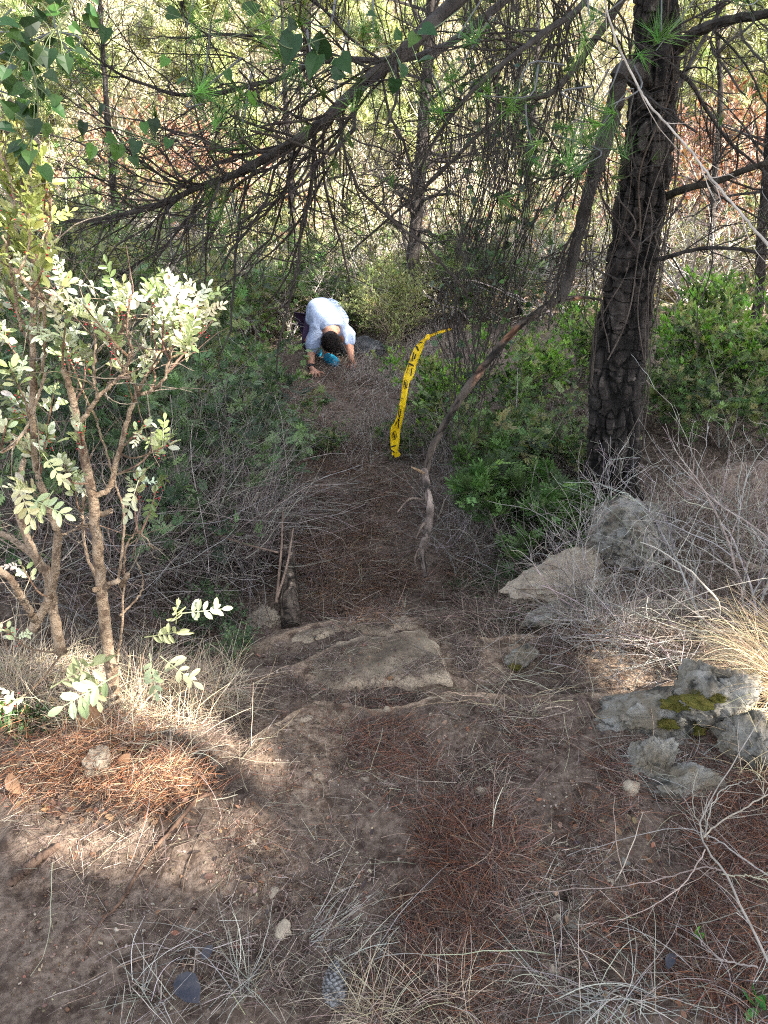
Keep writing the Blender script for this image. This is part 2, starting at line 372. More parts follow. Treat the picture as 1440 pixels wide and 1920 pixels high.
# bedrock shows pale where the soil is worn off it: along the lips, between them and on the worn tread
def rim(L_, w_): return np.exp(-((y-np.interp(x, *L_)+.03*f2(x, y, 5, 3, 3.1)+.02)/w_)**2)*sst(-.15, .35, f2(x, y, 7, 3, 12.))*(np.abs(x) < 1.3)
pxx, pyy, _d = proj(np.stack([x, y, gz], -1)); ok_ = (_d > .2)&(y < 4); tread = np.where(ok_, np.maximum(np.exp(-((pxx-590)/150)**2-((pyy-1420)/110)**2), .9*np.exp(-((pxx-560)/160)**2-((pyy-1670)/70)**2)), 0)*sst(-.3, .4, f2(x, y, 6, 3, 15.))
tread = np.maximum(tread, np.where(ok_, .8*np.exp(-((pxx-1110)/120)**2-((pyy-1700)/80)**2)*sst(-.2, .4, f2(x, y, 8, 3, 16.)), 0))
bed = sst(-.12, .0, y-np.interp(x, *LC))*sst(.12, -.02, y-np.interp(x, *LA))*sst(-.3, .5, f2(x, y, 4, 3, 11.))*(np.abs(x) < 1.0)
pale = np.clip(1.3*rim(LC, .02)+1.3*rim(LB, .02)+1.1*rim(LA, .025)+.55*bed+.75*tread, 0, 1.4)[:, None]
a = Acc(); nx, ny = len(gx), len(gy); ii = (np.arange(ny-1)[:, None]*nx+np.arange(nx-1)[None]).ravel()
# far hillside is dry pale grass, colour brightened for sunlight; near soil is brown
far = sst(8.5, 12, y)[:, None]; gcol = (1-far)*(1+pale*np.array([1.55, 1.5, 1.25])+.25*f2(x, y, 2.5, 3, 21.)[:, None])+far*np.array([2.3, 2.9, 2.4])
a.add(np.stack([x, y, gz+peb], -1), np.stack([ii, ii+1, ii+nx+1, ii+nx], -1), gcol)
M['soil'] = mat('soil', (.098, .068, .050), (.20, .150, .116), 55., .95, usecol=True, bump=1., bsc=85., third=(.055, .036, .026), tsc=16.)
tag(a.obj('ground', M['soil'], smooth=True), kind='structure')

# sandstone steps across the path
for i, (s, lb) in enumerate(zip(SL, ['pale sandstone lip crossing the path nearest the front', 'layered sandstone step in the middle of the path above the log',
                                    'flat brown sandstone slab at the far edge of the rock steps'])):
    V = s[0]; xs = np.arange(V[:, 0].min()-.06, V[:, 0].max()+.06, .007); ys = np.arange(V[:, 1].min()-.06, V[:, 1].max()+.06, .007)
    X, Y = np.meshgrid(xs, ys); t, sd = slab_top(X.ravel(), Y.ravel(), s); nx = len(xs); ii = (np.arange(len(ys)-1)[:, None]*nx+np.arange(nx-1)[None]).ravel()
    Fq = np.stack([ii, ii+1, ii+nx+1, ii+nx], -1); Fq = Fq[(sd[Fq] > -.03).any(1)]
    X1, Y1 = X.ravel(), Y.ravel(); pr_ = sst(.07, .01, sd+.03*f2(X1, Y1, 9, 3, 2.)); inn = sst(-.2, .5, f2(X1, Y1, 7, 3, 6.)); wgt = np.clip(pr_+.45*inn, 0, 1)[:, None]
    a = Acc(); a.add(np.stack([X1, Y1, t], -1), Fq, .42*(1-wgt)*np.array([1., .95, .9])+wgt*np.array([1.15, 1.1, 1.05])); tag(a.obj('rock_ledge', M['sand'], smooth=True), lb, 'rock ledge', 'sandstone ledges stepping across the path')

# ================================================================== rocks
def ico(sub):
    bm = bmesh.new(); bmesh.ops.create_icosphere(bm, subdivisions=sub, radius=1); V = np.array([v.co[:] for v in bm.verts]); Fc = np.array([[v.index for v in f.verts] for f in bm.faces]); bm.free(); return V, Fc
ICO = {k: ico(k) for k in (1, 2, 3, 5, 6)}
def rockgeo(size, rz, seed, sub=5, amp=.28, cuts=9):
    V, Fc = ICO[sub]; V = V.copy(); r = np.random.default_rng(seed)
    for q in range(cuts):
        n = norm(r.normal(size=3)); d = r.uniform(.55, .85); e = V@n-d; V = np.where((e > 0)[:, None], V-np.outer(np.maximum(e, 0)*.9, n), V)
    V = V*(1+amp*fbm(V*1.4+seed, 4)[:, None]) + (.05*fbm(V*7+seed, 3)[:, None]*norm(V) if sub > 3 else 0)
    if sub > 3:
        V = V*(1-.10*sst(.10, .0, np.abs(vn(V*2.6+seed*3)))[:, None]+.04*fbm(V*16+seed, 3)[:, None]-.07*sst(.35, .6, vn(V*8+seed*5))[:, None])
    V = V*np.array(size); c, s = math.cos(rz), math.sin(rz); return np.stack([V[:, 0]*c-V[:, 1]*s, V[:, 0]*s+V[:, 1]*c, V[:, 2]], -1), Fc
def rock(px, py, size, rz, seed, label, m='rock', sink=.40, name='rock', cat='rock', sub=6, group=None, parts=None):
    p = G1(px, py); V, Fc = rockgeo(size, rz, seed, sub); V = V+p+np.array([0, 0, size[2]*(1-2*sink)]); a = Acc().add(V, Fc)
    if not parts:
        return tag(a.obj(name, M[m], smooth=True), label, cat, group)
    t = thing(name, label, cat, p, group); a.obj('stone_body', M[m], t, True)
    for (q, ss) in parts:                      # moss cushions
        b = Acc(); pj = proj(V); e_ = np.hypot(pj[0]-q[0], pj[1]-q[1]); c = V[np.argmin(np.where(e_ < e_.min()+9, pj[2], 99))]
        Vm, Fm = rockgeo((ss, ss*.8, ss*.28), .3, seed+9, 5, .5, 3); b.add(Vm+c, Fm)
        n = 900; d = norm(rng.normal(size=(n, 3))); d[:, 2] = abs(d[:, 2]); inst(b, *LFN, c+d*np.array([ss, ss*.8, ss*.3])*U(.6, 1.15, (n))[:, None], frames(d+.4*rng.normal(size=(n, 3))), U(.004, .010, n), colvar(n, (1, 1, 1), .3))
        b.obj('moss_cushion', M['moss'], t, True)
    return t
rock(1215, 1345, (.17, .12, .075), .35, 11, 'broad pale grey limestone boulder by the dead bush with a mossy hollow', parts=[((1268, 1320), .045), ((1245, 1350), .028)])
rock(1340, 1330, (.13, .12, .135), -.3, 12, 'tall lichen spotted limestone boulder with a pointed top beside the pale dry grass tuft', parts=[((1308, 1312), .045), ((1295, 1365), .04), ((1350, 1300), .02)])
rock(1220, 1440, (.07, .07, .10), .9, 15, 'upright ochre stained rock below the broad grey boulder')
rock(1285, 1470, (.11, .085, .05), .2, 23, 'low bluish grey rock half under white twigs at the foot of the boulders')
rock(1400, 1400, (.09, .10, .08), .5, 25, 'sunlit tan rock half buried in straw at the right')
rock(1045, 1168, (.17, .08, .06), .1, 31, 'flat lichen grey rock in twigs between the ledge and the dead bush', sink=.25)
rock(1262, 1160, (.24, .08, .07), .0, 32, 'long low stone block lying behind dry twigs under the dead bush', m='sand')
rock(1190, 1025, (.28, .20, .12), .5, 33, 'bluish grey rock shelf below the foot of the pine', sink=.2)
rock(1065, 1100, (.30, .14, .085), .55, 34, 'brownish ledge rock sloping down from the blue grey shelf to the path', m='sand', sink=.2)
rock(490, 1165, (.10, .08, .055), .3, 35, 'rounded brown stone left of the standing log', m='sand')
rock(672, 664, (.30, .18, .13), .0, 36, 'dark flat rock on the ground behind the crouching person', m='rock2')
rock(975, 1240, (.06, .05, .05), .4, 37, 'small grey stone with yellow moss in the twigs right of the ledge', parts=[((962, 1250), .02)])
rock(190, 1435, (.045, .035, .05), .8, 41, 'pale angular stone in the sunlit reddish mound', m='sand')
peb = [(685, 1462, .016, 'pinkish orange pebble on the bare path'), (905, 1490, .028, 'knobbly brown dirt clod in the middle of the needles'), (513, 1675, .016, 'cream pebble at the edge of the pale gravel patch'),
       (530, 1745, .027, 'cream angular stone above the pale dry stalks'), (1172, 1618, .014, 'small white pebble on the gravel right of the needles'), (1143, 1655, .014, 'small cream pebble beside the dark hole'),
       (1182, 1483, .032, 'pale grey chip of stone under the ochre rock'), (726, 1385, .012, 'bluish pebble just under the pale ledge'), (475, 1580, .011, 'round tan pebble on bare path dirt'),
       (1075, 1738, .018, 'grey stone in the lower gravel patch'), (1045, 1722, .014, 'ochre stone left of the grey one in the lower gravel'), (1125, 1365, .02, 'bluish grey stone left of the broad boulder'),
       (615, 1710, .012, 'small grey stone above the cream angular one'), (1035, 1820, .02, 'brownish stone low among gravel at the bottom'), (412, 1457, .013, 'white chip at the tip of the sunlit mound'), (590, 1135, .02, 'pale grey chip lying right of the standing log')]
for i, (px, py, s, lb) in enumerate(peb):
    rock(px, py, (s, s*.75, s*.62), i*.7, 60+i, lb, name='stone', cat='stone', sub=3, group='loose stones on the path', m='sand' if 'cream' in lb or 'brown' in lb or 'ochre' in lb or 'tan' in lb or 'orange' in lb else 'rock')
# hole in the gravel is only a dip: skipped; fine gravel as stuff
a = Acc(); n = 15000
P = onground(n, [(560, 1400, 110, 60, 3), (640, 1480, 60, 90, 2), (540, 1650, 150, 60, 6), (450, 1560, 60, 60, 2), (720, 1660, 60, 80, 1.5), (1090, 1690, 130, 110, 6), (1000, 1560, 140, 130, 5), (880, 1360, 180, 60, 3), (300, 1700, 250, 150, 1.5), (700, 1500, 700, 400, 4), (650, 1250, 150, 60, 2), (660, 900, 90, 260, 2), (200, 1780, 220, 140, 4), (900, 1600, 400, 250, 3)])
sz = .0010+.0040*rng.random(n)**4+.003*(rng.random(n) < .04)
V1, F1 = rockgeo((1, .8, .6), 0, 3, 2, .3, 5); inst(a, V1, F1, setz(P, .001), frames(rng.normal(size=(n, 3))), sz, colvar(n, [(.9, .8, .7), (.42, .34, .27), (.45, .36, .3), (.3, .24, .19), (.55, .36, .27), (.35, .27, .22)], .25))
tag(a.obj('gravel', M['stone'], smooth=True), 'fine gravel and crumbs of earth on the path', kind='stuff')

# ================================================================== needles, dry grass and twig litter
def strands(P, L, r, el=(0, .2), S=5, wig=.05, grav=0., curl=.05, col=None, acc=None, lift=.003, k=3, az=None, tip=.5, win=False):
    n = len(P); az = rng.random(n)*6.283 if az is None else az; e = rng.uniform(*el, n); D = np.stack([np.cos(az)*np.cos(e), np.sin(az)*np.cos(e), np.sin(e)], -1)
    Q = drape(march(P, D, np.broadcast_to(L, n), S, wig, grav, curl), lift); Rr = np.broadcast_to(r, n)[:, None]*np.linspace(1, tip, S)[None]
    if win: ok = clear(Q); Q = Q[ok]; Rr = Rr[ok]; col = col[ok]
    return tube(acc, Q, Rr, k, col)
RUST = [(.20, .08, .045), (.26, .11, .06), (.13, .055, .037), (.09, .045, .035), (.06, .038, .03), (.24, .18, .14), (.17, .13, .11)]; GREYS = [(.22, .17, .135), (.38, .32, .26), (.11, .078, .06), (.26, .20, .16)]; STRAW = [(.46, .37, .26), (.56, .47, .34), (.36, .28, .19), (.42, .36, .29)]; DARKS = [(.10, .07, .055), (.14, .10, .08), (.075, .055, .05)]
def needles(blobs, n, col, name_acc, zz=.02, L=(.05, .095), r=.00055):
    P = onground(n, blobs, .8); n = len(P); P = setz(P, .002); P[:, 2] += zz*rng.random(n)**2
    strands(P, U(*L, n), r, (-.1, .35), 3, .05, 0, .04, colvar(n, col, .35), name_acc)
a = Acc()
needles([(850, 1700, 90, 170, 9), (860, 1580, 130, 80, 6), (1110, 1480, 90, 90, 5), (1060, 1420, 130, 60, 3), (1390, 1500, 120, 130, 6), (1330, 1750, 180, 150, 5), (760, 1400, 110, 60, 3), (650, 1340, 120, 30, 1), (900, 1480, 200, 150, 4), (980, 1850, 300, 100, 3), (1150, 1600, 260, 200, 3), (500, 1500, 120, 100, 1), (1150, 1230, 120, 50, 2)], 26000, RUST, a, .02, (.05, .09), .00048)
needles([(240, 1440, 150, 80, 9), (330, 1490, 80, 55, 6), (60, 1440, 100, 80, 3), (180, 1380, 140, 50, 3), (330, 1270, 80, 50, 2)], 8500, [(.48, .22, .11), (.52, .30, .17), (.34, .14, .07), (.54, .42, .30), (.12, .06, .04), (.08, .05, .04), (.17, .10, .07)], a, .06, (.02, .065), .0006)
needles([(700, 1080, 180, 90, 5), (660, 900, 110, 120, 3), (620, 750, 90, 40, 2)], 14000, [(.26, .13, .07), (.34, .19, .11), (.18, .10, .06), (.08, .05, .035)], a, .03, (.05, .1), .0008)
tag(a.obj('pine_needles', M['litter']), 'rusty fallen pine needles lying over the path', kind='stuff')
a = Acc()
needles([(720, 1450, 720, 480, 6), (1000, 1400, 200, 130, 4), (700, 1250, 200, 80, 2), (900, 1210, 150, 60, 2), (400, 1330, 120, 90, 2), (1100, 1230, 140, 60, 2), (1000, 1650, 420, 260, 3), (600, 1800, 500, 120, 1)], 75000, GREYS+DARKS, a, .015, (.015, .07), .0006)
needles([(680, 1050, 220, 130, 6), (660, 850, 160, 170, 6), (630, 720, 120, 60, 3), (860, 1150, 140, 40, 2)], 30000, GREYS+[(.2, .13, .1)]+DARKS, a, .05, (.05, .14), .0009)
tag(a.obj('needle_litter', M['litter']), 'greyish brown litter of old needles and stalks covering the ground', kind='stuff')

def grassy(acc, blobs, n, L=(.1, .3), r=.0009, col=STRAW, el=(.5, 1.4), wig=.10, grav=-.10, S=7, clump=12, cr=.03, lift=.004):
    m = max(1, n//clump); P = onground(m, blobs, .7); m = len(P); P = np.repeat(P, clump, 0)+np.stack([cr*rng.normal(size=m*clump), cr*rng.normal(size=m*clump), np.zeros(m*clump)], -1)
    strands(setz(P, -.003), U(*L, m*clump), r, el, S, wig, grav, .08, colvar(m*clump, col, .3), acc, lift, tip=.35, win=True); return acc
# dry grass that nobody could count, by area
a = Acc()
grassy(a, [(700, 720, 70, 40, 4), (760, 690, 60, 60, 5), (700, 830, 50, 50, 3), (800, 640, 70, 40, 4), (560, 640, 40, 25, 2), (700, 780, 110, 30, 2), (600, 745, 90, 25, 1), (640, 820, 90, 60, 1)], 12000, (.10, .28), .0011, GREYS+[(.5, .46, .42), (.42, .38, .33)], cr=.07)
grassy(a, [(340, 1260, 120, 70, 4), (100, 1280, 140, 60, 4), (420, 1310, 40, 50, 2), (260, 1350, 130, 50, 3)], 2600, (.07, .22), .0010, STRAW, cr=.03)
grassy(a, [(1300, 1190, 150, 45, 2), (1250, 1100, 150, 50, 1), (1000, 1060, 150, 50, 1), (850, 1050, 70, 60, 2), (420, 1130, 90, 60, 3), (250, 1150, 200, 60, 2), (1050, 900, 90, 60, 3), (930, 1220, 90, 40, 1)], 3600, (.07, .24), .0009, GREYS+[(.4, .36, .32)], el=(.2, 1.2), cr=.05)
grassy(a, [(680, 1060, 150, 90, 5), (650, 930, 110, 110, 5), (640, 800, 110, 60, 4), (600, 740, 80, 25, 2)], 9000, (.03, .13), .0011, [(.19, .11, .07), (.26, .17, .11), (.10, .06, .04), (.36, .28, .21)], el=(-.1, .9), cr=.045, S=5, clump=16)
grassy(a, [(1330, 960, 120, 60, 4), (1400, 1050, 80, 60, 3)], 2500, (.08, .25), .0010, GREYS, cr=.06)
tag(a.obj('dry_grass', M['litter']), 'grey brown dry grass growing along the path edges', kind='stuff')
a = Acc(); n = 2300; P = onground(n, [(200, 1450, 190, 90, 12), (1250, 1650, 250, 250, 3), (700, 1500, 600, 400, 4), (660, 950, 120, 220, 4), (300, 1200, 200, 100, 2)]); P = setz(P, .006)
D = rng.normal(size=(n, 3))*[1, 1, .45]; inst(a, *LF8, P, frames(D, upv=np.array([0, 0, 1.])), U(.006, .026, n)[:, None]*np.array([[1.2, 1, 1]]), colvar(n, [(.20, .12, .075), (.12, .07, .05), (.30, .2, .13), (.07, .05, .045), (.3, .14, .08)], .25)); tag(a.obj('leaf_litter', M['leafm']), 'scraps of brown leaves and bark among the needles', kind='stuff')
# tangle of dead twigs under the bushes both sides
a = Acc()
def tangle(acc, blobs, n, L, r, col, hgt=.4, kids=3, wig=.16, el=(-.2, 1.3)):
    P = onground(n, blobs); P[:, 2] += hgt*rng.random(n)**1.5; az = rng.random(n)*6.283; e = rng.uniform(*el, n)
    D = np.stack([np.cos(az)*np.cos(e), np.sin(az)*np.cos(e), np.sin(e)], -1); Q = drape(march(P, D, U(*L, n), 8, wig, -.04, .1)); Rr = (r*U(.6, 1.5, n))[:, None]*np.linspace(1, .4, 8)[None]
    ok = clear(Q); Q = Q[ok]; Rr = Rr[ok]; c = colvar(len(Q), col, .25); tube(acc, Q, Rr, 3, c)
    Q2, R2 = grow(Q, Rr, kids, (.2, .95), (.08, .25), (.4, 1.2), 5, .15, 0, .08, .55, .0006); ok = clear(Q2); Q2 = Q2[ok]; R2 = R2[ok]; tube(acc, drape(Q2), R2, 3, colvar(len(Q2), col, .25))
tangle(a, [(430, 1000, 110, 100, 6), (400, 880, 120, 90, 4), (300, 1080, 140, 90, 4), (460, 1090, 50, 60, 2), (120, 1120, 120, 80, 2)], 2300, (.3, .8), .0018, [(.22, .19, .17), (.36, .32, .29), (.13, .10, .09)], .4)
tangle(a, [(860, 980, 70, 110, 5), (1020, 880, 120, 60, 3), (830, 860, 60, 60, 4), (1000, 1050, 120, 50, 3), (1300, 1150, 110, 50, 1), (1120, 1205, 110, 35, 2)], 1050, (.15, .5), .0015, [(.28, .245, .22), (.38, .34, .31), (.15, .12, .10)], .16)
tangle(a, [(720, 1500, 720, 420, 3), (1000, 1300, 150, 60, 2), (640, 950, 110, 200, 3)], 420, (.08, .3), .0013, GREYS+STRAW, .01, 1, .12, (-.1, .15))
tag(a.obj('dead_twigs', M['twig']), 'tangled dead twigs beneath the bushes beside the path', kind='stuff')
# low ground cover plants and weed sprigs
a = Acc()
n = 500; P = setz(onground(n, [(580, 830, 30, 20, 3), (950, 1090, 100, 30, 3), (330, 1200, 60, 60, 1), (60, 1360, 60, 30, 2), (980, 1160, 50, 20, 1), (900, 1110, 60, 30, 1)]))
P = np.repeat(P, 5, 0); D = norm(rng.normal(size=P.shape)+[0, 0, 1.2]); inst(a, *LF4, P+D*.015, frames(D), U(.012, .035, len(P)), colvar(len(P), [(.07, .13, .05), (.10, .16, .08)], .2))
tag(a.obj('ground_cover', M['leafm']), 'small green sprigs scattered low over the ground', kind='stuff')

# ================================================================== the big pine right of the path
def trunkgeo(acc, Cv, Rd, k=110, amp=.022, fz=1.6, seed=1., col=None, plates=True, flare=0):
    Cv = np.asarray(Cv); S = len(Cv); T = norm(np.gradient(Cv, axis=0)); A = norm(np.cross(T, np.array([0, 1., 0]))); B = np.cross(T, A)
    th = np.arange(k)*2*math.pi/k; Ls = np.concatenate([[0], np.cumsum(np.linalg.norm(np.diff(Cv, axis=0), axis=1))])
    r = Rd.mean(); cx = np.cos(th)[None]*r+0*Ls[:, None]; cy = np.sin(th)[None]*r+0*Ls[:, None]; cz = Ls[:, None]+0*cx
    q = np.stack([cx, cy, cz], -1)
    wv = q+.06*np.stack([vn(q*3+seed), vn(q*3+seed+9), 0*cx], -1)
    n1 = np.abs(vn(wv*np.array([26, 26, 7.5])+seed)); n2 = np.abs(vn(wv*np.array([14, 14, 3.6])+seed+30)); n3 = fbm(q*60+seed, 3)
    cr = vn(wv*np.array([12, 12, 30])+seed+50)                       # cross cracks between bark plates
    hgt = np.clip(np.minimum(n1*2.2, n2*2.4), 0, .8)-.42*sst(.11, .03, np.abs(cr))+.16*np.round(2*vn(q*np.array([30, 30, 14])+seed+90))/2
    rr = Rd[:, None]*(1+flare*np.exp(-Ls/.12)[:, None]*(1+.5*np.cos(th*4+1))[None])+amp*(hgt-.5)+amp*.16*n3
    V = Cv[:, None]+rr[..., None]*(np.cos(th)[None, :, None]*A[:, None]+np.sin(th)[None, :, None]*B[:, None])
    s = (np.arange(S-1)*k)[:, None]; q1 = np.arange(k)[None]; q2 = (q1+1) % k
    Fc = np.stack([s+q1, s+q2, s+k+q2, s+k+q1], -1).reshape(-1, 4)
    deep = sst(.05, .42, hgt)[..., None]; c = (.16+.66*deep)*(1+.22*n3[..., None])*np.array([1, .97, .95])   # outer plates are paler than the fissures
    c = c*np.where(vn(q*np.array([5, 5, 3])+seed+70)[..., None] > .25, 1.25, .9)
    c = c*np.where((vn(q*np.array([38, 38, 30])+seed+110)[..., None] > .62) & (deep > .7), 2.6, 1.)
    acc.add(V.reshape(-1, 3), Fc, np.clip(c.reshape(-1, 3), .02, 2)); return acc
pb = G1(1148, 940); Yp = float(pb[1])
pine = thing('pine_tree', 'big pine with dark furrowed bark right of the path wound by thin bare stems', 'tree', pb)
tp = [(1148, 960), (1145, 900), (1150, 820), (1156, 700), (1170, 600), (1184, 500), (1199, 400), (1214, 280), (1228, 120), (1232, 0), (1240, -300), (1255, -800), (1270, -2000)]
tw = [118, 98, 96, 98, 94, 88, 92, 88, 86, 82, 78, 72, 40]
tpa = np.array(tp, float); TC = PY(tpa[:, 0], tpa[:, 1], Yp); dep = proj(TC)[2]; TR = np.array(tw)/2*np.maximum(dep, 1)/F
TC[-1] = [TC[-2][0]+.3, Yp+.3, 8.2]; TR[-2:] = [.11, .05]; TC[-2] = [TC[-3][0]+.1, Yp+.1, 5.2]
Cc = resample(TC, 640); Rc = np.interp(np.linspace(0, len(TR)-1, 640), np.arange(len(TR)), TR)
Cc[0, 2] -= .1
trunkgeo(Acc(), Cc, Rc, 150, .030, flare=.22).obj('trunk', M['bark'], pine, False)
def on_trunk(z):
    i = int(np.argmin(np.abs(Cc[:, 2]-z))); return Cc[i], Rc[i]
DKB = [(1.1, 1.0, .95), (.8, .75, .7), (1.4, 1.3, 1.25)]; LICH = [(2.3, 2.3, 2.2), (1.5, 1.4, 1.3)]
def limb(parent, pix, name='limb', nk=(14, 26), L1=(.35, .95), L2=(.12, .4), col=None, tufts=0, n=40, grav=(-.02, -.01), label=None, k3=2.2, up1=(.15, 1.), lich=False, tcol=((.07, .12, .03), (.10, .16, .04))):
    """a limb drawn by its course, with two orders of dead twigs"""
    Cv, Rd = curveR(pix, n); Rd = Rd*(.92 if name == 'second_stem' else .62); Cv = Cv+.004*fbm(Cv*9, 2)[:, None]; a = Acc(); tube(a, Cv, Rd, 9, np.repeat(colvar(1, (1.15, 1.08, 1.0), .05), 1, 0), jit=.25)
    A1, R1 = grow(Cv[None], Rd[None], nk[0], up1, L1, (.5, 1.15), 9, .16, grav[0], .09, .42, .0016, .35, .35)
    R1 = np.minimum(R1, .0045); ok = clear(A1); A1 = A1[ok]; R1 = R1[ok]; tube(a, A1, R1, 5, colvar(len(A1), col or DKB, .2))
    A2, R2 = grow(A1, R1, nk[1]/6, (.15, 1), L2, (.4, 1.1), 7, .2, grav[1], .10, .6, .0009, .4, .4); ok = clear(A2); A2 = A2[ok]; R2 = R2[ok]; tube(a, A2, R2, 4, colvar(len(A2), col or DKB+(LICH if lich else []), .25))
    A3, R3 = grow(A2, R2, k3, (.2, 1), (.05, .22), (.4, 1.1), 5, .2, 0, .1, .7, .0007, .5, .3); ok = clear(A3); A3 = A3[ok]; R3 = R3[ok]; tube(a, A3, R3, 3, colvar(len(A3), col or DKB+LICH[:1], .25))
    o = a.obj(name, M['bark'], parent)
    if label: o['label'] = label
    if tufts:
        b = Acc(); i = rng.choice(len(A3), min(tufts, len(A3)), False); inst(b, *TUFT, A3[i, -1], frames(A3[i, -1]-A3[i, -3]+[0, 0, .02]), U(.06, .10, len(i)), colvar(len(i), tcol, .2))
        b.obj('foliage', M['needle'], o if o.parent is None else parent)
    return A1, R1, A2, R2, A3, R3, Cv, Rd
# long limb sweeping down to the left across the view
zt, rt_ = on_trunk(2.75)
top = lambda z, r: tuple(list(map(float, proj(on_trunk(z)[0])[:2]))+[Yp, r])
BIG = limb(pine, [top(2.75, .05), (980, -110, 3.3, .045), (850, 5, 3.0, .040), (760, 95, 2.9, .036), (690, 150, 2.85, .032), (620, 215, 2.8, .029), (560, 262, 2.8, .027), (495, 298, 2.78, .026), (440, 328, 2.75, .021), (370, 352, 2.7, .016), (300, 385, 2.65, .013), (215, 405, 2.6, .009), (120, 415, 2.5, .006)],
     nk=(64, 44), L1=(.35, 1.05), L2=(.15, .45), n=60, up1=(.25, 1.), k3=2.4, tufts=26, grav=(-.015, -.01), label='long dark limb sweeping down to the left with bare twigs')
limb(pine, [top(2.6, .035), (900, 40, 3.5, .024), (800, 100, 3.3, .020), (720, 112, 3.2, .018), (650, 112, 3.15, .015), (590, 118, 3.1, .014), (520, 148, 3.05, .013), (450, 166, 3.0, .012), (390, 176, 3., .011), (320, 175, 2.95, .010), (250, 152, 2.9, .008), (190, 115, 2.85, .006), (140, 70, 2.8, .005)],
     nk=(46, 40), L1=(.3, .8), L2=(.15, .4), n=50, up1=(.3, 1.), tufts=30, label='thinner upper limb running level to the left')
limb(pine, [top(2.3, .03), (1060, 150, 3.6, .02), (980, 190, 3.5, .016), (900, 250, 3.45, .013), (820, 330, 3.4, .010), (740, 400, 3.4, .008), (660, 470, 3.4, .006)], nk=(34, 36), L1=(.25, .7), L2=(.1, .35), lich=True, tufts=14)
limb(pine, [top(2.9, .03), (1120, -40, 3.3, .02), (1020, 60, 3.0, .016), (930, 130, 2.9, .013), (860, 200, 2.9, .010), (800, 290, 2.9, .007), (780, 360, 2.9, .005)], nk=(30, 34), L1=(.25, .7), L2=(.1, .35), tufts=16, grav=(-.05, -.02))
# limbs to the right
def tz(py): return PY(1200, py, Yp)[2]
for pix, nk in ([[(1262, 95, Yp, .05), (1310, 58, 3.7, .036), (1370, 38, 3.5, .030), (1450, 22, 3.3, .026), (1600, -20, 3.0, .02)], (16, 26)],
                [[(1240, 372, Yp, .032), (1290, 352, 3.7, .026), (1350, 338, 3.6, .022), (1400, 318, 3.5, .020), (1470, 300, 3.4, .018), (1620, 280, 3.2, .012)], (18, 30)],
                [[(1215, 492, Yp, .02), (1260, 480, 3.7, .016), (1310, 466, 3.7, .014), (1370, 466, 3.6, .013), (1450, 478, 3.5, .011), (1600, 480, 3.4, .008)], (16, 26)],
                [[(1255, 130, Yp, .025), (1290, 150, 3.9, .015), (1330, 215, 3.9, .013), (1370, 270, 3.9, .012), (1420, 310, 3.9, .009), (1520, 420, 3.9, .005)], (14, 24)],
                [[(1250, 200, Yp, .02), (1310, 90, 4.2, .015), (1350, 20, 4.2, .013), (1400, -60, 4.2, .01)], (10, 20)]):
    limb(pine, pix, nk=nk, L1=(.2, .7), L2=(.1, .35), up1=(.1, 1), n=30, tufts=3)
# dark second stem left of the trunk and the peeling branch arching down to the path
limb(pine, [(1205, 150, Yp+.0, .05), (1168, 130, 3.7, .040), (1150, 210, 3.7, .040), (1128, 280, 3.65, .038), (1110, 340, 3.6, .034), (1095, 400, 3.6, .030), (1080, 460, 3.6, .028), (1066, 520, 3.6, .027), (1050, 565, 3.6, .024)], name='second_stem', nk=(30, 30), L1=(.2, .6), L2=(.1, .3), up1=(.05, .85), tufts=8, label='thin dark stem leaning down left of the trunk')
a = Acc()
Cv, Rd = curveR([(1125, 562, 3.75, .011), (1095, 558, 3.7, .013), (1060, 560, 3.62, .018), (1035, 568, 3.6, .022), (1000, 590, 3.6, .022), (960, 625, 3.6, .022), (925, 665, 3.6, .024), (893, 705, 3.6, .026), (862, 750, 3.6, .024), (832, 800, 3.6, .022), (810, 840, 3.6, .021), (798, 885, 3.6, .020)], 90)
Rd = Rd*.76; trunkgeo(a, Cv, Rd, 28, .007, seed=4.); K = a.K[-1]; V = a.V[-1]; g = sst(.2, .5, vn(V*np.array([9, 9, 9])+3)); a.K[-1] = K*(.9+g[:, None]*np.array([1.9, .75, .2]))
br = thing('bent_branch', 'peeling brown branch arching from the pine stem down to the path edge', 'branch', G1(800, 1080)); a.obj('peeling_wood', M['wood'], br)
a = Acc(); Cv2, Rd2 = curveR([(796, 880, 3.6, .017), (803, 925, 3.5, .021), (806, 965, 3.45, .020), (801, 1000, 3.4, .019), (792, 1028, 3.35, .018), (796, 1060, 3.3, .014), (799, 1082, 3.25, .009)], 60)
Cv2 = Cv2.copy(); trunkgeo(a, Cv2, Rd2*.9, 26, .008, seed=8.); a.K[-1] = a.K[-1]*np.array([2.2, 2.2, 2.25])
for p in ([(806, 975, 3.45, .007), (792, 985, 3.4, .006), (780, 1010, 3.4, .003)], [(796, 1040, 3.35, .006), (785, 1030, 3.33, .005), (778, 1050, 3.3, .003), (784, 1070, 3.3, .002)], [(806, 940, 3.5, .006), (770, 935, 3.5, .005), (745, 960, 3.4, .003)]):
    c_, r_ = curveR(p, 12); tube(a, c_, r_, 6, (1.6, 1.5, 1.4))
a.obj('grey_end', M['wood'], br)['label'] = 'bleached grey twisted lower end'
a = Acc(); c_, r_ = curveR([(800, 890, 3.58, .008), (785, 882, 3.55, .008), (772, 876, 3.52, .004)], 8); tube(a, c_, r_, 6, (2.6, 2.2, 1.6), cap=True); a.obj('snapped_spur', M['wood'], br)
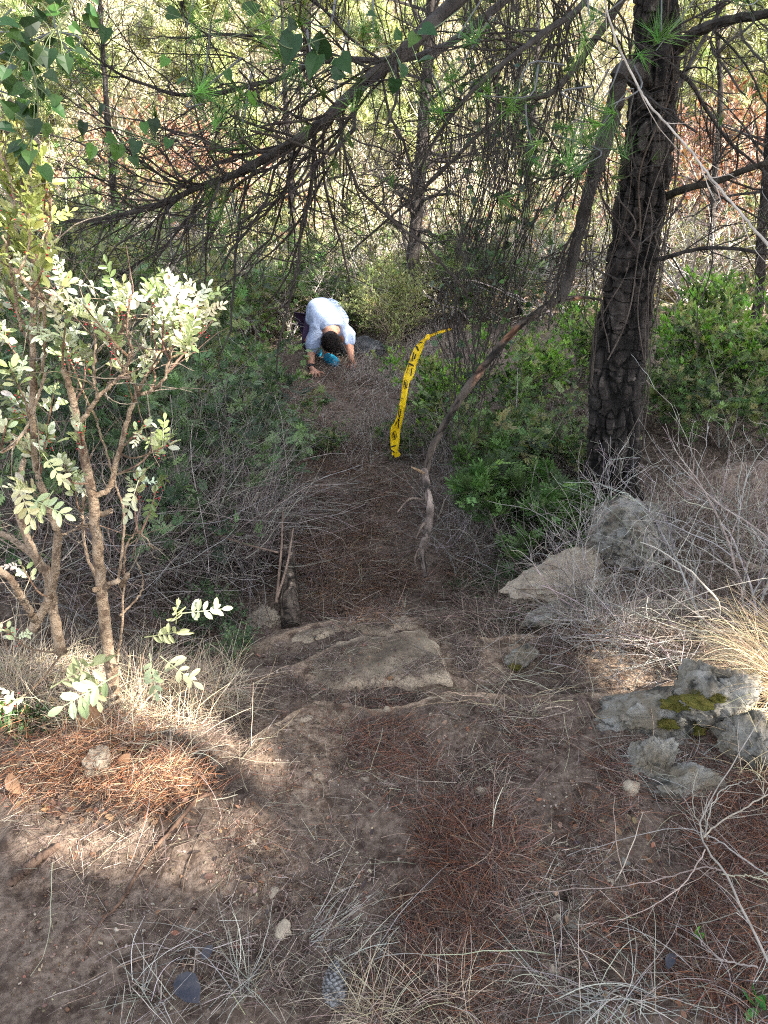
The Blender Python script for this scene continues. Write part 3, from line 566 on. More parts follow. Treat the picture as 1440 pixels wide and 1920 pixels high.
# pale stems winding round the trunk
a = Acc()
for q in range(15):
    z0 = U(-.1, 1.2); an = U(3.3, 6.2); nS = 26; t = np.linspace(0, 1, nS); zz = z0+t*U(.5, 1.5); i = [int(np.argmin(np.abs(Cc[:, 2]-z))) for z in zz]
    aa = an+U(-1.6, 1.6)*t+.25*np.sin(t*U(6, 14)+U(0, 6)); rr = Rc[i]+.018+.015*np.abs(np.sin(t*9+q)); Pv = Cc[i].copy(); Pv[:, 0] += rr*np.cos(aa); Pv[:, 1] += rr*np.sin(aa); Pv[:, 2] = zz
    tube(a, Pv, U(.0025, .005)*np.linspace(1, .5, nS), 5, colvar(1, (1.5, 1.35, 1.2), .2)[0])
Q = PY(np.array([1160]), np.array([700]), Yp-.2)
a.obj('climbing_stem', M['wood'], pine)
# upper crown above the view
a = Acc(); b = Acc(); P0 = np.stack([on_trunk(z)[0] for z in U(4.2, 8.2, 26)]); az = U(0, 6.28, 26); Bc = march(P0, np.stack([np.cos(az), np.sin(az), U(0, .5, 26)], -1), U(.8, 1.8, 26), 9, .1, .03); Br = np.linspace(.025, .006, 9)[None]*np.ones((26, 1)); tube(a, Bc, Br, 5)
B2, R2 = grow(Bc, Br, 9, (.3, 1), (.3, .7), (.4, 1), 6, .12, .03); tube(a, B2, R2, 4); i = rng.integers(0, len(B2), 1100); s = rng.integers(2, 6, 1100)
inst(b, *TUFTW, B2[i, s]+.05*rng.normal(size=(1100, 3)), frames(rng.normal(size=(1100, 3))+[0, 0, .8]), U(.08, .14, 1100), colvar(1100, [(.07, .12, .035), (.1, .15, .04)], .2))
a.obj('crown_branch', M['bark'], pine); b.obj('crown', M['needle'], pine)

# ================================================================== vines
def vinestems(acc, pixs, n, spread, r=.0022, col=DKB+LICH, S=26, sy=.15):
    for pix in pixs:
        Cv, Rd = curveR(pix, S)
        for q in range(n):
            off = spread*rng.normal(size=3)*np.array([1, sy/.15, .3]); Pv = Cv+off*np.sin(np.linspace(0, 3.14, S))[:, None]**.3
            ph = U(0, 6.3, 6); t = np.linspace(0, 1, S); Pv[:, 0] += .03*np.sin(t*U(7, 16)+ph[0])+.012*np.sin(t*U(25, 40)+ph[1]); Pv[:, 1] += .04*np.sin(t*U(7, 16)+ph[2])
            tube(acc, Pv, r*U(.6, 1.7)*np.linspace(1, .7, S), 4, colvar(1, col, .2)[0])
vt = thing('hanging_vines', 'dense dark column of bare hanging vine stems left of the pine, by the tape', 'vine', G1(885, 800))
a = Acc(); vinestems(a, [[(900, -60, 4.2, 1), (930, 100, 4.2, 1), (950, 250, 4.2, 1), (935, 400, 4.2, 1), (905, 520, 4.2, 1), (890, 640, 4.2, 1), (880, 760, 4.2, 1), (860, 850, 4.1, 1)],
                        [(980, -60, 4.3, 1), (975, 120, 4.3, 1), (955, 300, 4.3, 1), (900, 480, 4.3, 1), (850, 560, 4.3, 1), (880, 680, 4.3, 1), (900, 740, 4.2, 1)],
                        [(1050, 0, 4.1, 1), (1040, 180, 4.1, 1), (1010, 330, 4.1, 1), (960, 470, 4.1, 1), (930, 600, 4.1, 1), (890, 720, 4.1, 1)]], 15, .085)
vinestems(a, [[(760, -60, 4., 1), (790, 100, 4., 1), (840, 240, 4., 1), (860, 400, 4.1, 1), (880, 560, 4.1, 1)], [(1010, -60, 3.9, 1), (1080, 200, 3.9, 1), (1120, 400, 3.9, 1), (1120, 620, 3.9, 1)]], 12, .11)
vinestems(a, [[(830, -60, 4.3, 1), (850, 120, 4.3, 1), (880, 300, 4.3, 1), (890, 450, 4.3, 1)], [(1060, -60, 4.3, 1), (1000, 100, 4.3, 1), (960, 260, 4.3, 1), (930, 420, 4.3, 1), (900, 600, 4.3, 1)]], 14, .12, r=.0018)
Vc = [resample(PY(np.array([900, 930, 950, 905, 885.]), np.array([0, 150, 300, 500, 700.]), 4.2), 20)+.08*rng.normal(size=3) for q in range(10)]
G1c, G1r = grow(np.array(Vc), np.full((10, 20), .004), 24, (0, 1), (.15, .5), (.4, 1.4), 8, .2, -.05, .15, .5, .0009); tube(a, G1c, G1r, 3, colvar(len(G1c), DKB+LICH, .2))
G2c, G2r = grow(G1c, G1r, 3, (.2, 1), (.06, .2), (.4, 1.2), 5, .2, 0, .1); tube(a, G2c, G2r, 3, colvar(len(G2c), DKB+LICH, .2)); a.obj('stem', M['bark'], vt)
b = Acc(); i = rng.integers(0, len(G2c), 420); D = rng.normal(size=(420, 3))*[1, 1, .5]-[0, .3, .3]; inst(b, *LHEART, G2c[i, -1], frames(D), U(.02, .045, 420), colvar(420, [(.05, .10, .04), (.08, .15, .05), (.06, .09, .06)], .2)); b.obj('foliage', M['leafm'], vt)
# big heart-shaped leaves of the vine scrambling over the upper limb
sm = thing('smilax_vine', 'vine with large heart shaped green leaves climbing over the upper limb', 'vine', PY(600., 130., 2.4))
a = Acc(); b = Acc(); VP_ = []
for pix in ([(860, 20, 2.5, .002), (800, 60, 2.4, .002), (700, 90, 2.35, .002), (620, 70, 2.3, .002), (540, 90, 2.3, .002), (480, 30, 2.3, .0015)], [(620, 120, 2.3, .002), (560, 190, 2.35, .0015), (480, 240, 2.4, .0015), (400, 240, 2.4, .0015), (300, 270, 2.4, .001)], [(520, 30, 2.2, .002), (420, 70, 2.2, .0015), (330, 30, 2.2, .001), (250, 10, 2.2, .001)]):
    c_, r_ = curveR(pix, 30); tube(a, c_, r_*.8, 5, (.16, .2, .1)); VP_.append(c_)
VP_ = np.concatenate(VP_)
for (px, py, s, an) in [(541, 98, 62, 200), (603, 66, 60, 20), (585, 130, 52, 200), (652, 128, 50, 150), (592, 88, 30, 160), (811, 60, 42, 110), (806, 108, 44, 80), (755, 140, 40, 170), (771, 80, 34, 200), (738, 168, 34, 180), (640, 140, 34, 100), (745, 60, 24, 0), (175, 52, 34, 200), (330, 28, 34, 90), (195, 70, 34, 190), (135, 85, 26, 170),
                        (218, 290, 36, 200), (252, 283, 34, 190), (212, 262, 28, 120), (170, 290, 34, 220), (272, 245, 28, 160), (312, 275, 26, 200), (290, 240, 30, 180), (190, 210, 26, 200), (480, 12, 40, 60), (335, 155, 30, 220), (305, 120, 26, 200), (545, 40, 28, 0), (475, 190, 30, 180), (430, 145, 24, 160), (700, 28, 22, 100), (255, 305, 26, 160), (155, 245, 30, 190)]:
    y = 2.3; p = PY(float(px), float(py), y); r = math.radians(an+U(-15, 15)); D = np.array([[math.sin(r), U(-.9, .5), math.cos(r)]]); d = proj(p)[2]; bp_ = p-D[0]*s/F*d*.5; vp_ = VP_[np.argmin(((VP_-bp_)**2).sum(1))]; tube(a, resample([vp_, (vp_+bp_)/2+[0, 0, .008], bp_], 8), np.full(8, .0008), 4, (.3, .42, .2))
    inst(b, *LHEART, (p-D[0]*s/F*d*.5)[None], frames(D, upv=np.array([0.2, -1., .6])), np.array([s*.88/F*d]), colvar(1, [(.07, .16, .03), (.03, .075, .02), (.02, .05, .018)], .2))
c_, r_ = curveR([(-60, 20, 1.75, .002), (10, 60, 1.75, .002), (60, 130, 1.75, .002), (70, 220, 1.75, .0015), (40, 300, 1.75, .001)], 30); c2_, _r = curveR([(150, -40, 1.8, .002), (120, 40, 1.8, .002), (60, 90, 1.8, .002), (-20, 180, 1.8, .0015)], 30)
for cc_ in (c_, c2_):
    tube(a, cc_, r_, 5, (.14, .16, .09)); k_ = rng.integers(0, 30, 34); D = norm(rng.normal(size=(34, 3))*[1, .6, 1]-[0, 0, .5]); ps_ = cc_[k_]+D*U(.01, .07, 34)[:, None]
    for m_ in range(34): tube(a, np.stack([cc_[k_[m_]], (cc_[k_[m_]]+ps_[m_])/2+[0, 0, .004], ps_[m_]]), np.full(3, .0008), 4, (.2, .25, .12))
    inst(b, *LHEART, ps_, frames(D, upv=np.array([.2, -.8, .7])), U(.022, .042, 34), colvar(34, [(.05, .11, .025), (.03, .07, .02), (.02, .045, .018)], .2))
a.obj('stems', M['leafm'], sm); b.obj('foliage', M['leafm'], sm)
# green pine sprays close to the view
a = Acc()
sp = [(380, 195, 2.2), (440, 165, 2.4), (500, 60, 2.3), (655, 185, 2.5), (845, 205, 2.6), (905, 180, 2.6), (965, 195, 2.6), (1000, 280, 2.7), (1070, 320, 2.7), (1130, 210, 2.6), (1110, 260, 2.7), (1140, 200, 2.6), (880, 60, 2.5), (1090, 60, 2.5), (1120, 30, 2.5), (1230, 95, 2.6), (1240, 60, 2.6), (395, 415, 2.5), (375, 175, 2.4), (540, 120, 2.4), (1060, 240, 2.8), (1400, 10, 2.6), (1075, 318, 2.6), (700, 60, 2.6), (560, 30, 2.4), (110, 110, 2.3), (50, 150, 2.2), (40, 60, 2.2), (80, 200, 2.2), (150, 130, 2.3), (120, 40, 2.2), (350, 50, 2.6), (420, 30, 2.6), (1170, 280, 2.7), (470, 265, 2.6), (390, 390, 2.6), (860, 130, 2.7)]
P = np.array([PY(float(p), float(q), y) for p, q, y in sp]); Tn = tuft(34, .009, 1.25)
for q in range(2): inst(a, *Tn, P+.02*rng.normal(size=P.shape), frames(rng.normal(size=P.shape)*.8+[0, -.2, .5]), U(.085, .14, len(P)), colvar(len(P), [(.10, .22, .04), (.14, .27, .06), (.07, .16, .04)], .2))
SB = np.array([PY(float(p)+U(-60, 120), float(q)-U(30, 160), y+.4) for p, q, y in sp]); Pm = (P+SB)/2+.06*rng.normal(size=P.shape); Qc = np.stack([SB, Pm, P], 1)
Qc = np.stack([resample(q, 9) for q in Qc]); tube(a, Qc, np.linspace(.0035, .0018, 9)[None]*np.ones((len(P), 1)), 4, np.full((len(P), 3), .12)); a.obj('needle_spray', M['needle'], pine)

# ================================================================== sunlit mastic shrub at the left
sb = G1(215, 1335); Ys = float(sb[1]); ls = thing('mastic_shrub', 'sunlit shrub with pale stems, glossy oval leaflets and small red berries at the left', 'shrub', sb)
ST = []
def sdraw(pix, r0, r1, y0=None, y1=None, n=40, parent=None, k=14, nm='stem', cap=True, colr=(1.25, 1.1, .95)):
    y0 = Ys if y0 is None else y0; y1 = y0 if y1 is None else y1; m = len(pix); pp = [(a_, b_, y0+(y1-y0)*i/(m-1), r0+(r1-r0)*i/(m-1)) for i, (a_, b_) in enumerate(pix)]
    Cv, Rd = curveR(pp, n); Rd = Rd*.82*(1+.05*vn(np.stack([np.arange(n)*.5, np.zeros(n), np.full(n, pix[0][0]*1.)], -1))); Cv = Cv+.0014*rng.normal(size=Cv.shape)*(np.arange(n) > 0)[:, None]
    ST.append((Cv, Rd)); a = Acc(); tube(a, Cv, Rd, k, np.repeat(np.array([colr]), 1, 0), cap=cap, jit=.06); return a.obj(nm, M['stem'], ls, True)
y = Ys
sdraw([(219, 1350), (202, 1207), (190, 1102), (182, 1008), (173, 931), (155, 841), (144, 787), (133, 733), (119, 693)], .023, .008, y, y-.12, 70)
sdraw([(177, 930), (206, 913), (220, 859), (238, 790), (256, 740), (274, 704), (296, 664)], .010, .0045, y-.06, y-.05)
sdraw([(256, 742), (282, 733), (307, 711), (320, 664), (332, 640)], .006, .003, y-.05, y-.1); sdraw([(262, 735), (248, 715), (238, 697), (250, 655)], .005, .003, y-.06, y-.14)
sdraw([(150, 794), (180, 751), (213, 718), (235, 693), (244, 660)], .007, .0035, y-.1, y-.16); sdraw([(183, 750), (176, 700), (180, 640), (176, 600)], .005, .003, y-.1, y-.05); sdraw([(217, 657), (228, 620), (238, 588)], .006, .003, y-.02, y-.1)
sdraw([(60, 1180), (75, 1155), (98, 1102), (108, 1005), (92, 954), (74, 900), (65, 850), (61, 700), (62, 516), (55, 430), (40, 330)], .017, .005, y-.02, y-.05, 70)
sdraw([(116, 1225), (98, 1135), (90, 1080), (72, 1055), (38, 972), (36, 922), (45, 860)], .020, .009, y+.02, y+.1); sdraw([(67, 1163), (52, 1140), (36, 1113), (20, 1085), (-30, 1050)], .013, .010, y-.15, y-.2, cap=True)
sdraw([(90, 1070), (60, 1040), (20, 1010), (-40, 985)], .013, .010, y+.05, y+.15)
sdraw([(222, 1090), (230, 1020), (232, 960), (215, 900), (190, 820), (182, 790)], .0045, .003, y-.05, y); sdraw([(178, 1080), (160, 1030), (155, 960), (160, 920)], .006, .004, y+.02)
sdraw([(215, 1260), (228, 1180), (232, 1080), (238, 1020), (262, 1000), (288, 1030)], .005, .002, y+.02, y); sdraw([(225, 1155), (262, 1115), (267, 1080), (250, 1045)], .004, .002, y+.05, y+.1)
sdraw([(28, 505), (60, 545), (80, 570), (84, 640), (80, 700)], .006, .004, y-.25, y-.05); sdraw([(112, 1005), (150, 990), (180, 978)], .004, .003, y)
sdraw([(40, 620), (30, 560), (20, 500), (5, 440)], .005, .003, y-.1, y-.2); sdraw([(62, 560), (80, 480), (95, 400), (90, 320)], .004, .002, y-.05, y-.1); sdraw([(20, 500), (30, 420), (20, 340), (0, 280)], .004, .002, y-.15, y-.15); sdraw([(84, 700), (60, 780), (30, 830), (0, 850)], .005, .003, y-.05, y-.2)
for pix in ([(190, 1104), (206, 1096), (223, 1089)], [(188, 1103), (182, 1104), (178, 1106)], [(228, 1098), (234, 1088), (240, 1078)], [(184, 965), (196, 962), (207, 959)]):
    o = sdraw(pix, .009, .0085, y-.03, y-.07, 8, nm='pruned_stub', cap=True); ST.pop()
    Pe = PY(float(pix[-1][0]), float(pix[-1][1]), y-.071); dv = norm(Pe-PY(float(pix[0][0]), float(pix[0][1]), y-.03)); a = Acc(); tube(a, np.stack([Pe-dv*.001, Pe+dv*.0015]), np.array([.0078, .0078]), 12, cap=True); a.obj('cut_face', M['cut'], o)
SCv = np.concatenate([c for c, _ in ST])
cl = [(130, 527, 9), (217, 552, 9), (245, 552, 9), (318, 527, 12), (332, 560, 10), (375, 563, 9), (390, 585, 9), (307, 588, 9), (318, 617, 10), (347, 642, 10), (119, 632, 10), (126, 660, 9), (162, 660, 9), (22, 552, 9), (11, 798, 8), (90, 812, 10), (119, 870, 10), (36, 895, 6),
      (267, 650, 6), (300, 805, 5), (318, 834, 7), (270, 798, 5), (260, 895, 6), (297, 900, 5), (70, 300, 10), (40, 260, 10), (85, 340, 10), (20, 310, 10), (55, 380, 12), (95, 400, 9), (20, 400, 11), (45, 450, 12), (90, 460, 9), (10, 480, 10), (60, 500, 9), (15, 350, 9), (30, 230, 7), (5, 540, 8), (180, 590, 7), (155, 570, 8), (200, 620, 6), (60, 760, 8), (30, 740, 7), (100, 740, 7), (20, 690, 7), (75, 680, 7), (125, 590, 8), (350, 600, 9), (230, 690, 5), (285, 540, 7), (40, 830, 8), (140, 900, 6), (75, 590, 6), (0, 620, 8), (400, 600, 3), (150, 800, 5), (5, 1330, 4), (30, 1380, 4), (10, 1180, 3), (40, 1060, 2)]
a = Acc(); b = Acc(); bb = Acc(); gr = Acc(); WARM = [(.34, .36, .10), (.27, .30, .08), (.42, .42, .16), (.20, .23, .07)]
SUNC = [(.46, .50, .26), (.58, .60, .40), (.36, .42, .17), (.62, .62, .48)]; SUNMIX = [(.24, .28, .12), (.50, .54, .36), (.13, .17, .06), (.62, .64, .50)]  # leaf tints with whitish sun glare put into the colour, some left dark
def rosette(px, py, n, yy, acc, colr, LT=None, L=(.055, .095), berry=.5, single=.5, upb=.5):
    p = PY(float(px), float(py), yy); q = SCv[np.argmin(np.linalg.norm(SCv-(p-[0, 0, .10]), axis=1))]; m = (p+q)/2+np.array([U(-.02, .02), U(-.02, .02), -.02]); c_ = resample([q, m, p], 9); tube(bb, c_, np.linspace(.0032, .0017, 9), 6, colvar(1, (1., .72, .6), .1)[0])
    T = norm(c_[-1]-c_[-3]); n2 = max(2, n//2); D = norm(T*upb+rng.normal(size=(n2, 3))*.75+[0, -.15, .2]); base = p-T*U(0, .05, n2)[:, None]
    LT = PINLS[rng.integers(0, 5)]; inst(acc, LT[0], LT[1], base, frames(D, upv=np.array([.5, -.5, .9])), U(*L, n2), colvar(n2, colr, .16, .05))
    n3 = int(n*2.8); D = norm(T*.8+rng.normal(size=(n3, 3))*.7+[0, 0, .2]); inst(acc, *LF8, p-T*U(0, .06, n3)[:, None]+D*.008, frames(D, upv=np.array([.5, -.5, .9])), U(.016, .036, n3)[:, None]*np.array([[1.05, 1, 1]]), colvar(n3, colr, .16, .05))
    if rng.random() < berry:
        k = 12; V1, F1 = ICO[1]; pp = p-T*U(.0, .06, k)[:, None]+.010*rng.normal(size=(k, 3)); inst(gr, V1, F1, pp, frames(rng.normal(size=(k, 3))), U(.0014, .0024, k), colvar(k, (.55, .04, .05), .2))
for px, py, n in cl:
    yy = Ys-U(-.1, .22); hi = py < 500; rosette(px, py, max(3, int(n*(.95 if hi else .72))), yy, b, WARM if hi else SUNC if (hi or rng.random() < .55) else SUNMIX, L=(.045, .07) if hi else (.045, .085), berry=.55)
# two low sprays in the sun
for (px, py, D, s, yy) in [(95, 1290, (1, -.2, .75), .19, Ys-.2), (225, 1262, (-.9, -.5, -.35), .17, Ys-.22), (160, 1240, (.3, -.4, -.9), .12, Ys-.2), (270, 1195, (.9, -.3, .35), .13, Ys-.15), (300, 1230, (.7, -.4, -.3), .13, Ys-.18), (340, 1150, (.8, 0, .1), .12, Ys-.1), (330, 1170, (.2, -.3, .9), .09, Ys-.1), (280, 1225, (.2, -.5, -.6), .11, Ys-.16), (100, 920, (-.5, -.4, -.7), .10, Ys-.25), (30, 900, (.3, -.3, -.8), .10, Ys-.3), (80, 850, (.5, -.3, -.6), .09, Ys-.2), (50, 930, (.7, -.3, -.2), .12, Ys-.25), (260, 900, (-.3, -.3, -.8), .10, Ys-.1)]:
    Dv = norm(np.array([D], float)); inst(b, *PINLS[rng.integers(0, 5)], PY(float(px), float(py), yy)[None], frames(Dv, upv=np.array([.3, -.9, .5])), np.array([s]), colvar(1, (.44, .47, .27), .1))
b.obj('foliage', M['leaf'], ls); bb.obj('twigs', M['stem'], ls); gr.obj('berries', mat('berry', W3, rough=.4, usecol=True), ls, True)
a = Acc(); tg = np.concatenate([c[None] for c in [resample(c, 30) for c, _ in ST]]); tr = np.full((len(tg), 30), .004); B1, R1 = grow(tg, tr, 9, (.1, 1), (.08, .3), (.4, 1.2), 7, .18, 0, .12, .45, .0008); tube(a, B1, R1, 4, colvar(len(B1), [(1.2, 1.1, 1.), (.8, .7, .65)], .2)); a.obj('dead_twig', M['stem'], ls)

# ================================================================== shrubs, made once at the origin and copied
ORG = lambda n: (lambda o: (SC.collection.objects.link(o), o)[1])(bpy.data.objects.new(n, None))
def shrubgeo(h, wd, nst, n2, n3, nl, LT, ls_, cols, scol, r0=.008, upr=.9, leafy=True, wig=.12, curl=.05, lf=.3, gl='leafm', spread=1., bias=.4):
    P0 = np.zeros((nst, 3)); P0[:, :2] = .12*wd*rng.normal(size=(nst, 2)); az = U(0, 6.283, nst); e = U(.15, 1., nst)**.7*spread
    D = np.stack([np.cos(az)*e*wd/h, np.sin(az)*e*wd/h, np.full(nst, upr)], -1); C1 = march(P0, D, U(.65, 1.05, nst)*h, 9, wig, .03, curl); R1 = r0*U(.6, 1.2, nst)[:, None]*np.linspace(1, .3, 9)[None]
    a = Acc(); tube(a, C1, R1, 5, colvar(nst, scol, .15)); C2, R2 = grow(C1, R1, n2, (.15, 1), (.3*h, .55*h), (.35, 1.), 8, wig, .03, curl, .55, .001, .35); tube(a, C2, R2, 4, colvar(len(C2), scol, .2))
    C3, R3 = grow(C2, R2, n3, (.2, 1), (.12*h, .3*h), (.35, 1.1), 6, wig, .02, curl, .6, .0008, .4); tube(a, C3, R3, 3, colvar(len(C3), scol, .2))
    if not leafy: return a, None
    b = Acc(); m = int(len(C3)*nl); i = rng.integers(0, len(C3), m); t = rng.random(m)**.7*5; s = np.minimum(t.astype(int), 4); f = (t-s)[:, None]; P = C3[i, s]*(1-f)+C3[i, s+1]*f; T = norm(C3[i, s+1]-C3[i, s])
    D = norm(T*.6+rng.normal(size=(m, 3))*.75+[0, 0, bias]); cc = colvar(len(C3), cols, .16)[i]*U(.8, 1.2, m)[:, None]; inst(b, LT[0], LT[1], P, frames(D, upv=np.array([0, 0, 1.])), U(.7, 1.2, m)*ls_, np.clip(cc, .01, 1)); return a, b
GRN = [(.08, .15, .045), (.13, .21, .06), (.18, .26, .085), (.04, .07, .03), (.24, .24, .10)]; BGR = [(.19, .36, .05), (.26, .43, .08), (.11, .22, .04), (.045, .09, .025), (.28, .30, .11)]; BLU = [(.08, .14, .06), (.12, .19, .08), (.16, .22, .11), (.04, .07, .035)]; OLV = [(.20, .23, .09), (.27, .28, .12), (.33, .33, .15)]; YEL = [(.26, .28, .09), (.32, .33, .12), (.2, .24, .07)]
T_ = {}
def template(key, smat='twig', lmat='leafm', **k):
    T_[key] = (shrubgeo(**k), smat, lmat)
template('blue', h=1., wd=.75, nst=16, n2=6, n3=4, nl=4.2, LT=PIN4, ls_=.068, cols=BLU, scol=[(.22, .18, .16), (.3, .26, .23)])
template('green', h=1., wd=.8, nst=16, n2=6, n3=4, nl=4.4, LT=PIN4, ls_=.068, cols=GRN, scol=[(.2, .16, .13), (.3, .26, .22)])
template('bright', h=1., wd=.8, nst=18, n2=7, n3=5, nl=8.5, LT=LF4, ls_=.052, cols=BGR, scol=[(.2, .16, .13), (.3, .26, .22)], bias=.9)
template('pin', h=1., wd=1., nst=12, n2=6, n3=4, nl=5, LT=PIN4, ls_=.13, cols=[(.11, .20, .055), (.07, .13, .04), (.15, .25, .08), (.05, .08, .03)], scol=[(.25, .2, .17)], bias=.5)
template('olive', h=1., wd=.8, nst=16, n2=7, n3=5, nl=9, LT=LF4, ls_=.045, cols=OLV, scol=[(.3, .26, .22), (.5, .45, .4)])
template('heath', h=1., wd=.4, nst=22, n2=8, n3=5, nl=14, LT=LF4, ls_=.030, cols=[(.34, .37, .14), (.27, .32, .11), (.40, .42, .19)], scol=[(.4, .34, .25)], upr=1.3, bias=1.2)
template('bare', h=1., wd=.8, nst=18, n2=8, n3=6, nl=0, LT=LF4, ls_=.03, cols=OLV, scol=[(.5, .45, .4), (.62, .58, .52), (.35, .3, .26)], leafy=False, wig=.2)
template('rust', h=1., wd=.8, nst=16, n2=7, n3=5, nl=6, LT=LF4, ls_=.04, cols=[(.34, .17, .11), (.42, .24, .17), (.28, .13, .08)], scol=[(.4, .3, .25), (.5, .4, .34)])
MS = {}
def shrub(key, px, py, yy, h, label, name='shrub', cat='shrub', group=None, w=1.15, rz=None, pos=None, tint=None):
    if key not in MS:
        (a, b), sm_, lm = T_[key]; MS[key] = (a.mesh('branches', M[sm_]), b.mesh('foliage', M[lm]) if b else None)
    p = pos if pos is not None else (G1(px, py) if yy is None else (lambda q: np.array([q[0], yy, H1(q[0], yy)]))(PY(float(px), float(py), yy)))
    t = thing(name, label, cat, p, group); t.rotation_euler = (0, 0, U(0, 6.28) if rz is None else rz); t.scale = (h*w, h*w, h)
    for nm, me in zip(('branches', 'foliage'), MS[key]):
        if me: o = bpy.data.objects.new(nm, me); SC.collection.objects.link(o); o.parent = t
    return t
gl_, gr_ = 'bushes left of the path', 'bushes right of the path'
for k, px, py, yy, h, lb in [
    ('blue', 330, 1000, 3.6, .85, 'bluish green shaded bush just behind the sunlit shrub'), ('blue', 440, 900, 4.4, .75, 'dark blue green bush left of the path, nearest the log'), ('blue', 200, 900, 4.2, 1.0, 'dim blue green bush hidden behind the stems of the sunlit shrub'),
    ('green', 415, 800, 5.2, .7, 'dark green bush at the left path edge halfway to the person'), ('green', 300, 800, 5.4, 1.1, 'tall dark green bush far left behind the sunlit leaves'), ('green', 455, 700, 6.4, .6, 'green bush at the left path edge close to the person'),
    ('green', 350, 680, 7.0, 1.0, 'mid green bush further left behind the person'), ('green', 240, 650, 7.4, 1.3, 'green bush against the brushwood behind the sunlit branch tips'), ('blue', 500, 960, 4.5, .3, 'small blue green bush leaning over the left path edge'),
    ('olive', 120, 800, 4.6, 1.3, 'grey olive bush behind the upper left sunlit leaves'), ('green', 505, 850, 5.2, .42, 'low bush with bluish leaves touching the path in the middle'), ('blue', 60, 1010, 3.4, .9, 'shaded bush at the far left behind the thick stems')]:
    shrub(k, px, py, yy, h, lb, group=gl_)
for k, px, py, yy, h, lb in [
    ('bright', 835, 800, 5.4, .62, 'vivid green leafy bush just right of the yellow tape'), ('green', 940, 870, 4.6, .68, 'dark green bush under the bent branch'), ('bright', 1000, 800, 5.3, .6, 'bright green low bush between bent branch and pine'), ('pin', 930, 1040, 3.9, .5, 'bright feathery leaved bush in front of the pine at left'),
    ('pin', 1030, 1050, 3.7, .4, 'low feathery bush by the grey ledge rock below the pine'), ('bright', 1290, 770, 5.2, .85, 'large vivid green bush right of the pine trunk'), ('bright', 1390, 760, 5.0, .85, 'green bush at the far right behind bare grey twigs'), ('green', 1230, 830, 4.9, .55, 'dark green bush tucked against the right side of the pine'),
    ('green', 1340, 860, 4.5, .6, 'dim green bush behind the dead bush at right'), ('bright', 1080, 770, 5.8, .6, 'green bush directly behind the pine trunk base'), ('green', 780, 850, 5.1, .3, 'small green sprout bush at the foot of the tape'), ('green', 1060, 900, 4.4, .45, 'small dark bush left of the pine foot')]:
    shrub(k, px, py, yy, h, lb, group=gr_)
shrub('heath', 738, 650, 7.8, .8, 'yellow green feathery upright bush behind the person at right', group='bushes behind the person')
for k, px, yy, h, lb in [('heath', 760, 8.8, .8, 'pale yellow green bush beyond the feathery one'), ('green', 700, 9.6, 1.1, 'green bush straight behind the feathery bush'), ('green', 600, 9.2, .95, 'dark green bush right behind the person'), ('green', 480, 8.6, 1.2, 'dark rounded bush behind the person at left'),
    ('olive', 450, 10.2, 1.9, 'olive yellow bush with pale twigs left of the thin trunk'), ('olive', 560, 10.8, 1.8, 'olive bush under the thin dark trunk'), ('bare', 430, 8.8, 1.2, 'pale bare twiggy bush behind the left dark bush'), ('rust', 330, 11.5, 2.5, 'reddish brown dry bush behind the drooping limb'), ('rust', 400, 12.2, 2.6, 'pinkish brown dry bush above the olive one'),
    ('bare', 660, 9.9, 1.4, 'pale leafless bush left of the sunlit trunk'), ('olive', 820, 9.0, 1.2, 'grey olive bush behind the tape'), ('bare', 880, 8.6, 1.3, 'leafless bush behind the hanging vines'), ('green', 930, 8.4, 1.1, 'green bush seen through the hanging vines'), ('bare', 1010, 8.2, 1.3, 'pale leafless bush left of the pine, far back'),
    ('olive', 1080, 9.2, 1.5, 'olive bush far back just left of the pine'), ('rust', 1380, 11., 3.0, 'rusty orange dry bush far back at the right'), ('rust', 1310, 12.6, 3.2, 'orange brown dry bush right of the pine, far back'), ('bare', 1300, 8.2, 1.5, 'leafless grey bush right of the pine above the green ones'), ('olive', 1400, 8.6, 1.4, 'olive grey bush at the right edge behind the green ones'),
    ('olive', 200, 10., 1.9, 'olive bush far back above the sunlit shrub'), ('rust', 960, 11., 1.6, 'brownish bush far behind the hanging vines'), ('green', 120, 9., 1.6, 'tall green bush far back at the left'), ('bare', 250, 8.6, 1.5, 'grey leafless bush far back at the left'), ('olive', 700, 11.6, 2., 'yellowish olive bush behind the sunlit trunk'), ('bare', 540, 8.9, .9, 'bare twiggy bush left of the person head'), ('bare', 780, 10.6, 1.8, 'whitish bare bush beside the sunlit trunk')]:
    shrub(k, px, 600, yy, h, lb, group='bushes behind the person')

# ================================================================== bleached dead bush at the right and other bare twigs
def deadbush(name, label, bases, cols, LL=(.5, 1.1), r0=.006, n=10, dirs=None, n2=7, n3=5, wig=.13):
    P0 = np.repeat(np.array(bases), n, 0)+.04*rng.normal(size=(len(bases)*n, 3)); m = len(P0)
    D = np.repeat(np.array(dirs, float), n, 0)+.38*rng.normal(size=(m, 3)); C1 = march(P0, D, U(*LL, m), 12, wig, .01, .06); C1 = drape(C1); R1 = r0*U(.5, 1.2, m)[:, None]*np.linspace(1, .3, 12)[None]; a = Acc(); tube(a, C1, R1, 6, colvar(m, cols, .15))
    C2, R2 = grow(C1, R1, n2, (.1, 1), (.2, .5), (.35, .9), 9, wig, .0, .08, .6, .0011, .35); tube(a, C2, R2, 4, colvar(len(C2), cols, .18)); C3, R3 = grow(C2, R2, n3, (.15, 1), (.06, .2), (.4, 1.1), 6, .16, 0, .1, .65, .0008, .45); tube(a, C3, R3, 3, colvar(len(C3), cols, .2))
    return tag(a.obj(name, M['twig']), label, 'dead bush')
